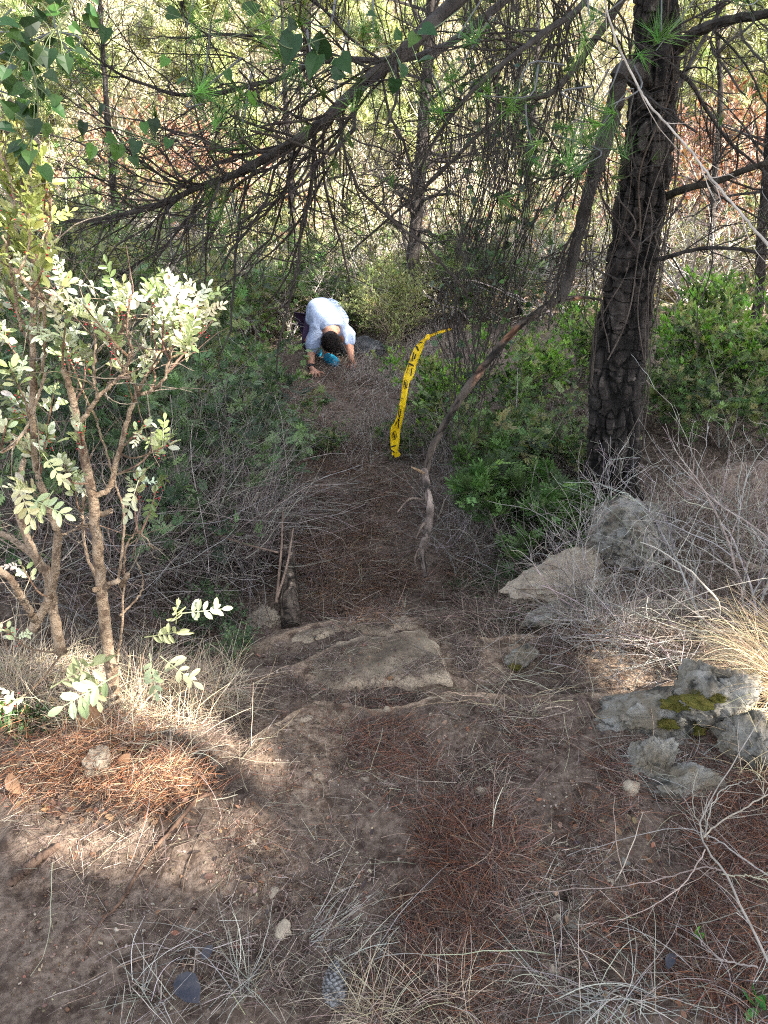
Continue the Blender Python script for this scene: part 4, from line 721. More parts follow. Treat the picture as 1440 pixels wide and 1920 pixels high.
ASH = [(.33, .30, .275), (.46, .425, .39), (.20, .175, .155)]
deadbush('dead_bush', 'large bleached leafless bush spreading over the rocks at the right', [G1(1330, 1180), G1(1420, 1150), G1(1390, 1060), G1(1500, 1200)], ASH, (.4, .95), .005, 6, [(-.5, .3, .9), (-.2, .2, 1.1), (-.4, .1, .8), (-.3, .3, 1.3)])
deadbush('dead_bush', 'low tangle of grey bare twigs drooping towards the path, above the broad boulder', [G1(1360, 1215), G1(1300, 1240), G1(1180, 1180)], ASH, (.3, .6), .0035, 6, [(-1.1, .05, .35), (-1, -.1, .2), (-.7, .1, .5)])
deadbush('dead_bush', 'bare grey twigs left of the bleached bush, standing below the pine foot', [G1(1110, 1120), G1(1180, 1040)], ASH, (.25, .5), .0028, 4, [(-.1, .1, 1), (.1, 0, 1)])
def stick(name, label, pix, cat='stick', m='wood', colr=(1.6, 1.45, 1.25), k=10, twigs=0, dz=None, group=None):
    a_ = np.array(pix, float); P = G(a_[:, 0], a_[:, 1]); P[:, 2] += a_[:, 2]; Cv = resample(P, 40); Rd = np.interp(np.linspace(0, len(a_)-1, 40), np.arange(len(a_)), a_[:, 3])*(1+.1*vn(np.stack([np.arange(40)*.6, np.zeros(40), np.full(40, pix[0][0]*1.)], -1)))
    Cv = drape(Cv, .001)+.0012*rng.normal(size=Cv.shape); a = Acc(); tube(a, Cv, Rd, k, colr, cap=True, jit=.12)
    if twigs: B1, R1 = grow(Cv[None], Rd[None], twigs, (.1, .95), (.05, .18), (.4, 1.), 6, .1); tube(a, drape(B1), R1, 4, colr)
    return tag(a.obj(name, M[m], smooth=True), label, cat, group)
stick('root', 'long thin winding root running from the sunlit mound down the bare dirt', [(408, 1490, .012, .0035), (372, 1510, .02, .004), (345, 1540, .02, .0045), (325, 1562, .015, .0045), (295, 1590, .008, .0045), (262, 1635, .006, .004), (230, 1690, .006, .0035), (190, 1730, .004, .003), (155, 1780, .0, .002)], 'root', colr=(1.3, .95, .75))
stick('stick', 'thick short broken stick lying on the left edge of the dirt', [(20, 1665, .012, .010), (60, 1630, .014, .011), (112, 1592, .012, .008)], colr=(1.1, .85, .7))
stick('stick', 'pale splinter of wood lying right above the standing log', [(565, 982, .03, .008), (578, 1000, .03, .011), (592, 1015, .02, .006)], colr=(2.2, 2., 1.8))
stick('stick', 'dark thin stick on the path below the hand of the person', [(508, 727, .03, .012), (535, 728, .03, .012), (562, 731, .03, .008)], colr=(.8, .75, .7))
stick('stick', 'pale grey dead stick standing out of needles near the bottom', [(775, 1740, .01, .003), (782, 1790, .01, .0045), (790, 1850, .005, .004)], colr=(1.6, 1.55, 1.5))
stick('stick', 'forked grey twig on the bare path below the ledge', [(762, 1393, .01, .003), (775, 1420, .01, .003), (792, 1440, .01, .002)], colr=(2., 1.8, 1.6), twigs=3)
stick('stick', 'curved dark stick left of the path halfway to the person', [(555, 815, .04, .007), (572, 803, .05, .007), (576, 780, .06, .004)], colr=(1., .9, .8))
stick('stick', 'thin fallen cane slanting between the ledge and the left bush', [(400, 1305, .03, .003), (470, 1290, .03, .003), (540, 1268, .015, .002)], colr=(1.9, 1.7, 1.4))
stick('stick', 'straight thin straw coloured twig lying on the dirt under the boulders', [(920, 1473, .008, .0016), (960, 1530, .01, .0016), (1015, 1575, .004, .0012)], colr=(2.2, 1.9, 1.5))
stick('stick', 'pale fallen branch across the base of the dead bush at right', [(1350, 1085, .10, .016), (1400, 1102, .10, .015), (1470, 1115, .1, .013)], colr=(1.8, 1.7, 1.5))
# standing log
lg = thing('log', 'weathered grey log leaning in the left bank just behind the ledges', 'log', G1(545, 1170))
p0 = PY(546., 1180., 3.12); p1 = PY(538., 1002., 3.75); Cv = resample([p0, (p0+p1)/2+[0, 0, -.01], p1], 120); a = Acc(); trunkgeo(a, Cv, np.linspace(.050, .036, 120), 60, .004, seed=12.); a.K[-1] = a.K[-1]*np.array([1.9, 1.85, 1.7]); a.obj('log_body', M['wood'], lg)
dv = norm(p0-p1); a = Acc(); tube(a, np.stack([p0+dv*.0, p0+dv*.003]), np.array([.046, .044]), 24, cap=True); a.obj('sawn_end', M['wood'], lg)
a = Acc()
for pix in ([(518, 1130, 3.0, .006), (523, 1080, 3.1, .006), (528, 1020, 3.2, .005), (530, 960, 3.35, .004)], [(520, 1120, 3.0, .005), (538, 1060, 3.1, .005), (550, 990, 3.3, .003)], [(400, 1000, 3.3, .004), (460, 1020, 3.2, .005), (522, 1036, 3.1, .004)]):
    c_, r_ = curveR(pix, 20); tube(a, c_, r_, 6, (2.1, 1.8, 1.6))
tag(a.obj('dead_stalk', M['wood']), 'pale bare stalks crossing in front of the weathered log', 'twigs')
# dried weed with spreading stems at the bottom right
a = Acc()
for pix in ([(1480, 1920, .05, .004), (1400, 1800, .08, .0042), (1340, 1700, .11, .0038), (1300, 1640, .12, .003), (1310, 1580, .12, .0025), (1380, 1480, .18, .002), (1440, 1400, .22, .0015)], [(1440, 1680, .05, .003), (1370, 1655, .09, .0028), (1310, 1630, .11, .0022), (1240, 1605, .09, .0015), (1060, 1620, .03, .001)], [(1345, 1700, .11, .003), (1300, 1680, .09, .0025), (1200, 1685, .05, .002), (1000, 1686, .02, .0012)],
            [(1300, 1640, .12, .003), (1340, 1600, .11, .003), (1400, 1570, .12, .0028), (1480, 1520, .15, .002)], [(1310, 1650, .1, .0025), (1270, 1700, .07, .002), (1180, 1735, .03, .0015), (1080, 1745, .015, .001)], [(1410, 1850, .06, .003), (1340, 1820, .04, .0025), (1290, 1760, .03, .002)], [(1300, 1640, .11, .002), (1330, 1560, .13, .002), (1400, 1540, .14, .0014)],
            [(1310, 1640, .11, .002), (1290, 1560, .08, .0018), (1295, 1480, .06, .0014)], [(1340, 1700, .1, .0028), (1400, 1690, .08, .002), (1460, 1700, .05, .002)]):
    a_ = np.array(pix, float); P = G(a_[:, 0], a_[:, 1]); P[:, 2] += a_[:, 2]; Cv = resample(P, 26)+.0015*rng.normal(size=(26, 3)); Rd = np.interp(np.linspace(0, len(a_)-1, 26), np.arange(len(a_)), a_[:, 3]); c = colvar(1, [(.46, .40, .31), (.36, .33, .29)], .1)[0]; Rd = Rd*.62
    tube(a, Cv, Rd, 7, c); B1, R1 = grow(Cv[None], Rd[None], 7, (.1, 1), (.06, .16), (.3, .9), 7, .06, .0, .04, .5, .0007); tube(a, B1, R1, 4, c)
tag(a.obj('dried_weed', M['twig']), 'dried weed with long pale stems spreading over needles at the bottom right', 'weed')
# countable tufts of dry grass
def gtuft(label, spots, n, L, col, r=.0011, el=(.4, 1.45), az=None, wig=.05, grav=-.10, cr=.02):
    a = Acc(); 
    for px, py in spots:
        p = G1(px, py); P = p+np.stack([cr*rng.normal(size=n), cr*rng.normal(size=n), np.zeros(n)], -1); A_ = None if az is None else rng.normal(az, .5, n); strands(setz(P, -.002), U(*L, n), r, el, 11, wig, grav, .06, colvar(n, col, .2), a, .003, az=A_, tip=.3)
    return tag(a.obj('grass_tuft', M['litter']), label, 'dry grass', 'tufts of dry grass')
PAL = [(.36, .33, .29), (.44, .41, .36), (.26, .24, .21)]
gtuft('arching pale dry grass tuft beside the dark leaf at the bottom', [(450, 1840), (470, 1860)], 16, (.08, .2), PAL, .0011, (.3, 1.3))
gtuft('dense straw tuft at the bottom edge right of the pine cone', [(720, 1900), (800, 1900), (680, 1890), (860, 1890)], 75, (.08, .19), STRAW, .0008, (.1, 1.1))
gtuft('long grey stalks lying from the cone towards the middle', [(620, 1790), (590, 1750), (680, 1800)], 16, (.12, .3), PAL, .0013, (-.05, .5), az=.6)
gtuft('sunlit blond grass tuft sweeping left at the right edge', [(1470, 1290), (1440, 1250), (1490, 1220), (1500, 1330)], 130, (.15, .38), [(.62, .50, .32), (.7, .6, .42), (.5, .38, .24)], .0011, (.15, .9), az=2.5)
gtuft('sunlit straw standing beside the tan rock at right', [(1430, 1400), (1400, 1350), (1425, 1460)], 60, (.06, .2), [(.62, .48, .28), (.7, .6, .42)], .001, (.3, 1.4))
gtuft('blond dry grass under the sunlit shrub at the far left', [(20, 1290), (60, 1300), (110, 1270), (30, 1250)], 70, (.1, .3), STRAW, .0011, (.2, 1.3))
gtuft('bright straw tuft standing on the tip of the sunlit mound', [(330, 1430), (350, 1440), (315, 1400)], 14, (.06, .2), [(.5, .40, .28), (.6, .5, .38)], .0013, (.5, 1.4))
gtuft('straw arching down over the hollow right of the sunlit stem', [(260, 1270), (300, 1290), (340, 1310), (380, 1320)], 80, (.12, .3), STRAW, .001, (.2, 1.3), az=-.4)
gtuft('wispy white grass lying over the ochre rock', [(1150, 1420), (1190, 1445)], 60, (.1, .2), PAL, .0010, (-.1, .6), az=-.6)
gtuft('white hair-like grass on the low bluish rock', [(1270, 1440), (1320, 1420)], 90, (.05, .12), PAL, .0009, (-.3, .8))
gtuft('coarse pale grass at the bottom left of the dried weed', [(1120, 1880), (1050, 1860), (1200, 1880)], 40, (.1, .24), PAL, .0011, (.0, .9))
gtuft('dry blades rising from dirt at the bottom left', [(300, 1880), (250, 1850), (340, 1780)], 14, (.08, .2), PAL, .0010, (.2, 1.2))
gtuft('mixed straw and twigs at the bottom right corner', [(1400, 1890), (1330, 1850), (1440, 1780), (1250, 1800)], 80, (.08, .22), PAL+RUST, .0011, (-.1, .9))
gtuft('ring of dry stalks by the dark hole in the gravel', [(1040, 1660), (1080, 1690), (1120, 1640)], 16, (.05, .14), PAL, .0009, (-.1, .7))

# ================================================================== small things lying about
pc = G1(628, 1880); cn = thing('pine_cone', 'grey weathered pine cone lying in dry grass at the bottom', 'pine cone', pc)
a = Acc(); ax = norm(np.array([-.05, .95, .25])); P = []; D = []; Z = []
for i in range(150):
    t = i/150; th = i*2.39996; rad = .021*math.sin(math.pi*min(1, (.12+.88*t))**.8)+.002; e1 = norm(np.cross(ax, [0, 0, 1.])); e2 = np.cross(ax, e1); r_ = math.cos(th)*e1+math.sin(th)*e2
    P.append(pc+[0, 0, .02]+ax*(t*.085-.02)+r_*rad*.75); D.append(norm(r_+ax*.35)); Z.append(.5+.5*math.sin(math.pi*t))
V1 = np.array([[-.5, 0, -.2], [.5, 0, -.2], [.62, .9, 0], [0, 1.15, .18], [-.62, .9, 0], [0, .5, .35], [0, 1., -.3]]); F1 = np.array([[0, 1, 5], [1, 2, 5], [2, 3, 5], [3, 4, 5], [4, 0, 5], [2, 6, 3], [3, 6, 4], [1, 6, 2], [4, 6, 0], [0, 6, 1]])
inst(a, V1, F1, np.array(P), frames(np.array(D), upv=ax), np.array(Z)*.0085, colvar(150, (1, 1, 1), .2)); a.obj('scales', M['cone'], cn)
a = Acc(); Cv = resample([pc+[0, 0, .02]-ax*.02, pc+[0, 0, .02]+ax*.02, pc+[0, 0, .02]+ax*.063], 12); tube(a, Cv, .019*np.sin(np.linspace(.4, 3., 12)), 12, cap=True); a.obj('core', M['cone'], cn)
def leafthing(label, px, py, s, D, nrm, m, z=.01, shape=LF8, name='dead_leaf'):
    p = G1(px, py)+[0, 0, z]; Vt = shape[0].copy(); Vt[:, 2] += .25*Vt[:, 0]**2*3+.12*np.sin(Vt[:, 1]*3); a = Acc(); inst(a, Vt*np.array([1.3, 1, 1]), shape[1], p[None], frames(np.array([D], float), upv=np.array(nrm, float)), np.array([s]), np.ones((1, 3))); return tag(a.obj(name, M[m], smooth=True), label, 'leaf', 'dead leaves on the ground')
leafthing('long curled blackish leaf under the pale grass at the bottom left', 335, 1840, .085, (.7, -.75, .1), (.2, -.2, 1), 'dleaf', .02)
leafthing('small dark bluish leaf above the pale grass tuft', 380, 1810, .035, (.5, .6, .5), (0, -.5, 1), 'dleaf', .015)
leafthing('small dark leaf on needles near the bottom right', 1250, 1830, .035, (.4, .6, .3), (0, -.4, 1), 'dleaf', .02)
leafthing('orange brown leaf standing on the sunlit mound', 330, 1500, .05, (.1, .2, 1), (0, -1, .2), 'bleaf', .01)
leafthing('tan curled leaf beside the pale angular stone', 225, 1445, .045, (.6, .1, .6), (0, -1, .5), 'bleaf', .02)
leafthing('pinkish brown leaf at the left end of the sunlit mound', 40, 1500, .06, (-.4, .3, .7), (0, -1, .5), 'bleaf', .02)
leafthing('brown upright strip of bark at the foot of the sunlit stem', 185, 1380, .10, (-.1, .1, 1), (0, -1, .1), 'bleaf', .01)
leafthing('dark leaf scrap on needles right of the path centre', 855, 1535, .025, (.5, .3, .2), (0, -.3, 1), 'dleaf', .015)
def sprig(label, px, py, n, s, col, tilt=(0, 0, 1)):
    p = G1(px, py); D = norm(rng.normal(size=(n, 3))*.55+np.array(tilt)); a = Acc(); inst(a, *LF8, p+[0, 0, .01]+D*.004, frames(D), s*U(.7, 1.1, n)[:, None]*np.array([[1.5, 1, 1]]), colvar(n, col, .15)); return tag(a.obj('seedling', M['leafm'], smooth=True), label, 'seedling')
sprig('single bright green seedling leaf on needles at the lower right', 1300, 1770, 2, .03, (.12, .30, .06)); sprig('fresh green leaves poking in at the bottom right corner', 1425, 1900, 6, .042, (.08, .22, .06), (-.2, .3, .8))
sprig('tiny green plant under the shrub at the left edge', 50, 1350, 9, .035, (.16, .24, .07)); sprig('round leaved green plant at the left edge in the sun', 8, 1345, 8, .05, (.2, .3, .1))
# three bluish sprigs by the ledge and white flowers
shrub('blue', 450, 1225, None, .11, 'small blue grey sprig growing left of the rock ledge', 'young_shrub', 'sprig', 'sprigs by the ledge', 1.2); shrub('blue', 395, 1180, None, .2, 'taller pale blue sprig under the left bank twigs', 'young_shrub', 'sprig', 'sprigs by the ledge'); shrub('green', 590, 848, None, .22, 'small dark green sprig growing in the middle of the path', 'young_shrub', 'sprig', 'sprigs by the ledge', 1.4)

# ================================================================== beyond: sunlit hillside, its scrub and pines, tints paled for sun and washed distance
n = 1500; yy = 11.5+48*rng.random(n)**1.3; xx = yy*U(-.62, .62, n); hs = U(.6, 1.5, n)*(1+yy/60); a = Acc(); b = Acc()
pal = np.array([(.38, .39, .19), (.50, .48, .28), (.30, .33, .15), (.60, .54, .40), (.52, .40, .31), (.44, .44, .25)]); kk = rng.integers(0, 6, n)
m = 230; ct = np.stack([xx, yy, H(xx, yy)+hs*.4], -1); d = norm(rng.normal(size=(n*m, 3))); P = np.repeat(ct, m, 0)+d*(rng.random((n*m, 1))**.33)*np.repeat(hs, m)[:, None]*np.array([.8, .8, .62])*(1+.35*vn(d*2.5+np.repeat(np.arange(n), m)[:, None]*3.7))[:, None]
inst(b, *LF4, P, frames(d+[0, 0, .6]+.7*rng.normal(size=d.shape)), np.repeat(.05+yy*.0035, m)*U(.7, 1.4, n*m), colvar(n*m, (1, 1, 1), .12)*np.repeat(pal[kk]*U(.75, 1.25, n)[:, None], m, 0))
tag(b.obj('hillside_scrub', M['leafm']), 'sunlit yellow green scrub covering the far hillside', kind='stuff')
P0 = np.repeat(ct, 7, 0)-[0, 0, .4]; D = rng.normal(size=P0.shape)*[.6, .6, .4]+[0, 0, 1.]; C1 = march(P0, D, np.repeat(hs, 7)*1.2, 7, .15, .03, .08); R1 = np.repeat(.006+yy*.0005, 7)[:, None]*np.linspace(1, .3, 7)[None]; tube(a, C1, R1, 3, colvar(len(C1), [(.55, .48, .38), (.4, .34, .27), (.66, .6, .5)], .15))
C2, R2 = grow(C1, R1, 3, (.3, 1), (.3, .8), (.4, 1.), 5, .2, 0, .1, .6); tube(a, C2, R2, 3, colvar(len(C2), [(.55, .48, .38), (.66, .6, .5)], .15)); tag(a.obj('hillside_brushwood', M['twig']), 'pale dry brushwood among the scrub on the hillside', kind='stuff')
# pines, built once and copied; crown colours lightened to look sunlit and distant
def pinegeo(hh, nb, nt, ts, cr0=.35, cols=((.36, .39, .17), (.44, .46, .24), (.28, .32, .14)), spreadr=.30):
    Cv = resample(np.array([[0, 0, -.3], [.05, .05, hh*.3], [-.1, .02, hh*.6], [.05, -.05, hh]])+[0, 0, 0], 40); Rd = np.linspace(.022*hh+.02, .01, 40); a = Acc(); trunkgeo(a, Cv, Rd, 22, .012, seed=hh)
    i = rng.integers(int(40*cr0), 39, nb); az = U(0, 6.28, nb); B1 = march(Cv[i], np.stack([np.cos(az), np.sin(az), U(.0, .5, nb)], -1), hh*spreadr*(1.2-i/45)*U(.7, 1.2, nb), 9, .1, .03, .03); R1 = (Rd[i]*.35)[:, None]*np.linspace(1, .25, 9)[None]; c = Acc(); tube(c, B1, R1, 5, colvar(nb, (1.3, 1.2, 1.1), .1))
    B2, R2 = grow(B1, R1, 9, (.3, 1), (.08*hh, .17*hh), (.4, 1), 6, .12, .04, 0, .5, .003); tube(c, B2, R2, 3, colvar(len(B2), (1.3, 1.2, 1.1), .1)); b = Acc(); j = rng.integers(0, len(B2), nt); s = rng.integers(1, 6, nt)
    inst(b, *TUFTW, B2[j, s]+.05*rng.normal(size=(nt, 3)), frames(rng.normal(size=(nt, 3))*.7+[0, 0, .9]), U(.7, 1.3, nt)*ts, colvar(nt, np.array(cols), .2)); return a.mesh('trunk', M['bark']), c.mesh('branches', M['bark']), b.mesh('crown', M['needle'])
PG = [pinegeo(6.5, 34, 2200, .26), pinegeo(5.0, 26, 1700, .26, .2), pinegeo(7.5, 16, 260, .2, .5)]
def pinetree(k, x, y, s, label, group='pines beyond the path', name='pine_tree'):
    t = thing(name, label, 'tree', (x, y, H1(x, y)), group); t.rotation_euler = (U(-.04, .04), U(-.05, .05), U(0, 6.28)); t.scale = (s, s, s)
    for nm, me in zip(('trunk', 'branches', 'crown'), PG[k]): o = bpy.data.objects.new(nm, me); SC.collection.objects.link(o); o.parent = t
for k, x, y, s, lb in [(0, -6.5, 16, 1., 'yellow green pine on the hillside, leftmost of those beyond the limb'), (1, -4.2, 20, 1., 'bright pine on the hillside above the reddish dry bush'), (0, -2.0, 24, 1.1, 'sunlit pine on the hillside behind the long drooping limb'), (1, .2, 19, .9, 'small sunlit pine on the hillside behind the sunlit trunk'), (1, 3.2, 22, 1., 'sunlit pine on the hillside behind the hanging vines'),
                       (0, 6.5, 18, 1., 'sunlit pine beyond the big trunk on its right'), (1, 9.5, 24, 1.2, 'pine at the far right of the hillside'), (0, -9.5, 26, 1.2, 'pine high on the far left of the hillside'), (0, 1.5, 32, 1.3, 'distant pine high on the slope in the centre'), (1, -5.5, 33, 1.4, 'distant pine high on the slope left of centre'), (0, 8.5, 35, 1.3, 'distant pine high on the slope right of the big trunk'),
                       (1, -2.4, 14.5, .55, 'low bright young pine below the thin dark trunk'), (1, 5.0, 13.5, .6, 'low young pine right of the big trunk far back')]:
    pinetree(k, x, y, s, lb)
def baretree(label, pix, nk, k=24, cols=DKB, name='bare_tree', tuf=0, amp=.008):
    t = thing(name, label, 'tree', G1(pix[0][0], pix[0][1])); Cv, Rd = curveR(pix, 90); Cv = Cv.copy(); Cv[0, 2] = min(Cv[0, 2], H1(Cv[0, 0], Cv[0, 1])-.05); a = Acc(); trunkgeo(a, Cv, Rd, k, amp, seed=pix[0][0]); a.obj('trunk', M['bark'], t)
    a = Acc(); B1, R1 = grow(Cv[None], Rd[None], nk, (.2, 1), (.5, 1.3), (.7, 1.4), 10, .14, -.02, .06, .35, .004, .2, .3); tube(a, B1, R1, 5, colvar(len(B1), cols, .2)); B2, R2 = grow(B1, R1, 6, (.2, 1), (.2, .6), (.4, 1.1), 7, .16, 0, .08, .5, .0016); tube(a, B2, R2, 3, colvar(len(B2), cols, .2))
    B3, R3 = grow(B2, R2, 2, (.2, 1), (.1, .35), (.4, 1.1), 5, .16, 0, .08, .6, .0016); tube(a, B3, R3, 3, colvar(len(B3), cols, .2)); a.obj('branches', M['bark'], t)
    return t
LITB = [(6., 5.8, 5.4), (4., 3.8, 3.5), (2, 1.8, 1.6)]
baretree('pale sunlit slender trunk standing behind the vines above the person', [(765, 600, 8.2, .075), (770, 520, 8.2, .07), (780, 420, 8.2, .065), (788, 320, 8.2, .06), (795, 200, 8.2, .055), (806, 80, 8.2, .05), (812, -100, 8.2, .04)], 34, cols=LITB)
baretree('thin dark dead trunk behind the big limb', [(550, 470, 9.5, .045), (547, 400, 9.5, .042), (545, 300, 9.5, .038), (536, 200, 9.5, .03), (530, 60, 9.5, .02), (525, -80, 9.5, .012)], 26)
baretree('slim leafless tree at the far right edge', [(1425, 560, 7.5, .05), (1428, 440, 7.5, .045), (1440, 300, 7.5, .04), (1450, 100, 7.5, .03), (1460, -60, 7.5, .02)], 30)
baretree('grey twiggy dead tree behind the right limbs', [(1330, 560, 8.8, .04), (1335, 400, 8.8, .035), (1350, 200, 8.8, .03), (1345, 40, 8.8, .02), (1350, -100, 8.8, .012)], 30, cols=DKB+LITB)
baretree('grey leafless tree behind the upper left limbs', [(210, 560, 8.0, .04), (215, 400, 8.0, .036), (200, 200, 8.0, .028), (190, 40, 8.0, .02), (180, -100, 8.0, .012)], 34, cols=DKB+LITB)
baretree('tall leafless tree behind the top of the vine column', [(980, 500, 8.6, .04), (985, 380, 8.6, .035), (1000, 200, 8.6, .03), (1010, 40, 8.6, .02), (1000, -100, 8.6, .012)], 34, cols=DKB+LITB)
# long thin pale bare branch slanting across the right
a = Acc(); Cv, Rd = curveR([(1120, -60, 2.3, .004), (1150, 60, 2.3, .0045), (1190, 150, 2.3, .005), (1220, 200, 2.28, .005), (1280, 265, 2.25, .005), (1330, 330, 2.2, .0055), (1380, 390, 2.15, .006), (1440, 460, 2.1, .007), (1520, 560, 2.0, .008)], 60)
Rd = Rd*.55; tube(a, Cv+.0012*rng.normal(size=Cv.shape), Rd, 7, (.5, .45, .4)); B1, R1 = grow(Cv[None], Rd[None], 14, (0, 1), (.08, .5), (.3, 1.), 9, .07, .03, .03, .5, .001); tube(a, B1, R1, 4, (.55, .48, .42)); tag(a.obj('bare_branch', M['twig']), 'thin pale bare branch slanting down in front of the big trunk', 'branch')
# brushwood mass behind the limbs
a = Acc(); n = 760; px = U(-60, 1500, n); py = U(-40, 520, n); yd = U(4.5, 8.5, n); P = PY(px, py, yd); D = rng.normal(size=(n, 3))*[.6, .4, .5]+[0, 0, -.5]
Q = march(P, D, U(.3, 1.1, n), 9, .13, -.03, .12); Rr = U(.0010, .0026, n)[:, None]*np.linspace(1, .4, 9)[None]; keep = (Q[:, :, 2].min(1) > H(P[:, 0], P[:, 1])) & clear(Q)
Q = Q[keep]; Rr = Rr[keep]; tube(a, Q, Rr, 3, colvar(len(Q), [(.10, .08, .07), (.16, .14, .12), (.3, .28, .25), (.07, .055, .05)], .25)); Q2, R2 = grow(Q, Rr, 5, (.1, 1), (.1, .4), (.4, 1.2), 6, .15, -.02, .1, .6, .001); tube(a, Q2, R2, 3, colvar(len(Q2), [(.10, .08, .07), (.2, .18, .16), (.32, .3, .27)], .25))
tag(a.obj('thicket', M['twig']), 'fine web of bare hanging twigs filling the space behind the limbs', kind='stuff')

# ================================================================== the person on all fours on the path
def skin(name, m, J, E, parent, sub=2, root=None):
    me = bpy.data.meshes.new(name); ks = list(J); ix = {k: i for i, k in enumerate(ks)}; me.from_pydata([J[k][0] for k in ks], [(ix[a_], ix[b_]) for a_, b_ in E], []); me.materials.append(M[m])
    o = link(name, me, parent); md = o.modifiers.new('skin', 'SKIN'); md.use_smooth_shade = True
    for i, k in enumerate(ks):
        r = J[k][1]; me.skin_vertices[0].data[i].radius = (r, r) if not isinstance(r, tuple) else r; me.skin_vertices[0].data[i].use_root = (k == (root or ks[0]))
    s_ = o.modifiers.new('sub', 'SUBSURF'); s_.levels = sub; s_.render_levels = sub; return o
hl = G1(590, 706); hr = G1(662, 690); yl, yr = float(hl[1]), float(hr[1]); by = (yl+yr)/2
pos = G1(617, 690); per = thing('person', 'person in a pale shirt crouching with both hands on the ground, head down', 'person', pos)
q = lambda px, py, dy: PY(float(px), float(py), by+dy)
J = dict(pel=(q(603, 592, .62), .13), mid=(q(606, 584, .48), .13), che=(q(615, 604, .34), .14), nb=(q(620, 622, .23), .065), nk=(q(620, 632, .16), .055), hd=(q(620, 643, .11), .082), cr=(q(619, 654, .05), .070), nose=(q(614, 655, .11), .014),
         sl=(q(593, 622, .29), .06), el=(q(583, 664, .16), .042), wl=(q(584, 690, .05), .027), pl=(hl+[-.005, .04, .035], .030),
         sr=(q(644, 620, .29), .06), er=(q(656, 650, .2), .042), wr=(q(658, 671, .09), .027), pr=(hr+[-.005, .04, .035], .030),
         hl_=(q(592, 607, .66), .09), kl=(q(578, 640, .40), .06), al=(q(584, 668, .62), .04), hr_=(q(618, 607, .66), .09), kr=(q(626, 634, .30), .06), ar=(q(612, 672, .28), .04))
E = [('pel', 'mid'), ('mid', 'che'), ('che', 'nb'), ('nb', 'nk'), ('nk', 'hd'), ('hd', 'cr'), ('hd', 'nose'), ('che', 'sl'), ('sl', 'el'), ('el', 'wl'), ('wl', 'pl'), ('che', 'sr'), ('sr', 'er'), ('er', 'wr'), ('wr', 'pr'), ('pel', 'hl_'), ('hl_', 'kl'), ('kl', 'al'), ('pel', 'hr_'), ('hr_', 'kr'), ('kr', 'ar')]
for s, hp, thumb in (('l', hl, 1), ('r', hr, -1)):
    for f in range(5):
        if f == 0: off, ln = np.array([.040*thumb, .045, 0]), np.array([.030*thumb, -.02, 0])
        else: off = np.array([(.030-.020*(f-1))*thumb*1.0, .0, 0]); an = (.35-.24*(f-1))*thumb; ln = np.array([math.sin(an), -math.cos(an), 0])*(.038, .045, .042, .033)[f-1]
        b0 = hp+off+[0, 0, .028]; b1 = b0+ln+[0, 0, .004]; b2 = b1+ln*.8+[0, 0, -.018]
        J[f'f{s}{f}a'] = (b0, .0105); J[f'f{s}{f}b'] = (b1, .009); J[f'f{s}{f}c'] = (b2, .007); E += [('p'+s, f'f{s}{f}a'), (f'f{s}{f}a', f'f{s}{f}b'), (f'f{s}{f}b', f'f{s}{f}c')]
skin('body', 'skin', J, E, per, 2, 'pel')
S_ = dict(pel=(q(603, 590, .64), (.18, .15)), mid=(q(606, 579, .50), (.175, .16)), che=(q(615, 598, .35), (.175, .16)), nb=(q(621, 620, .245), .10),
          sl=(q(594, 620, .29), .088), sm_=(q(587, 643, .22), .070), se=(q(583, 667, .155), .056), sr=(q(644, 616, .29), .085), sr2=(q(652, 634, .235), .066), sre=(q(657, 650, .20), .054))
skin('shirt', 'shirt', S_, [('pel', 'mid'), ('mid', 'che'), ('che', 'nb'), ('che', 'sl'), ('sl', 'sm_'), ('sm_', 'se'), ('che', 'sr'), ('sr', 'sr2'), ('sr2', 'sre')], per, 3)
tx_ = bpy.data.textures.new('cloth_folds', 'CLOUDS'); tx_.noise_scale = .11; md_ = per.children[-1].modifiers.new('folds', 'DISPLACE'); md_.texture = tx_; md_.strength = .07; md_.mid_level = .5
skin('trousers', 'trousers', dict(pel=(q(600, 600, .70), (.165, .14)), hl_=(q(588, 608, .64), .10), kl=(q(578, 640, .42), .075), al=(q(584, 664, .62), .055), hr_=(q(618, 610, .64), .10), kr=(q(626, 634, .34), .075), ar=(q(613, 662, .32), .058)), [('pel', 'hl_'), ('hl_', 'kl'), ('kl', 'al'), ('pel', 'hr_'), ('hr_', 'kr'), ('kr', 'ar')], per)
g_ = G1(617, 690); skin('sock', 'sock', dict(a=(q(612, 668, .29), .046), b=(q(613, 680, .27), .046)), [('a', 'b')], per)
for (sx, sy, dy) in ((616, 690, .20), (586, 684, .62)):
    g0 = q(sx, sy, dy); g0[2] = H1(g0[0], g0[1])+.045; skin('shoe', 'shoe', dict(h=(g0+[-.03, .12, .015], (.05, .055)), m=(g0+[.01, .03, .01], (.052, .058)), t=(g0+[.09, -.09, -.01], (.042, .055))), [('h', 'm'), ('m', 't')], per)
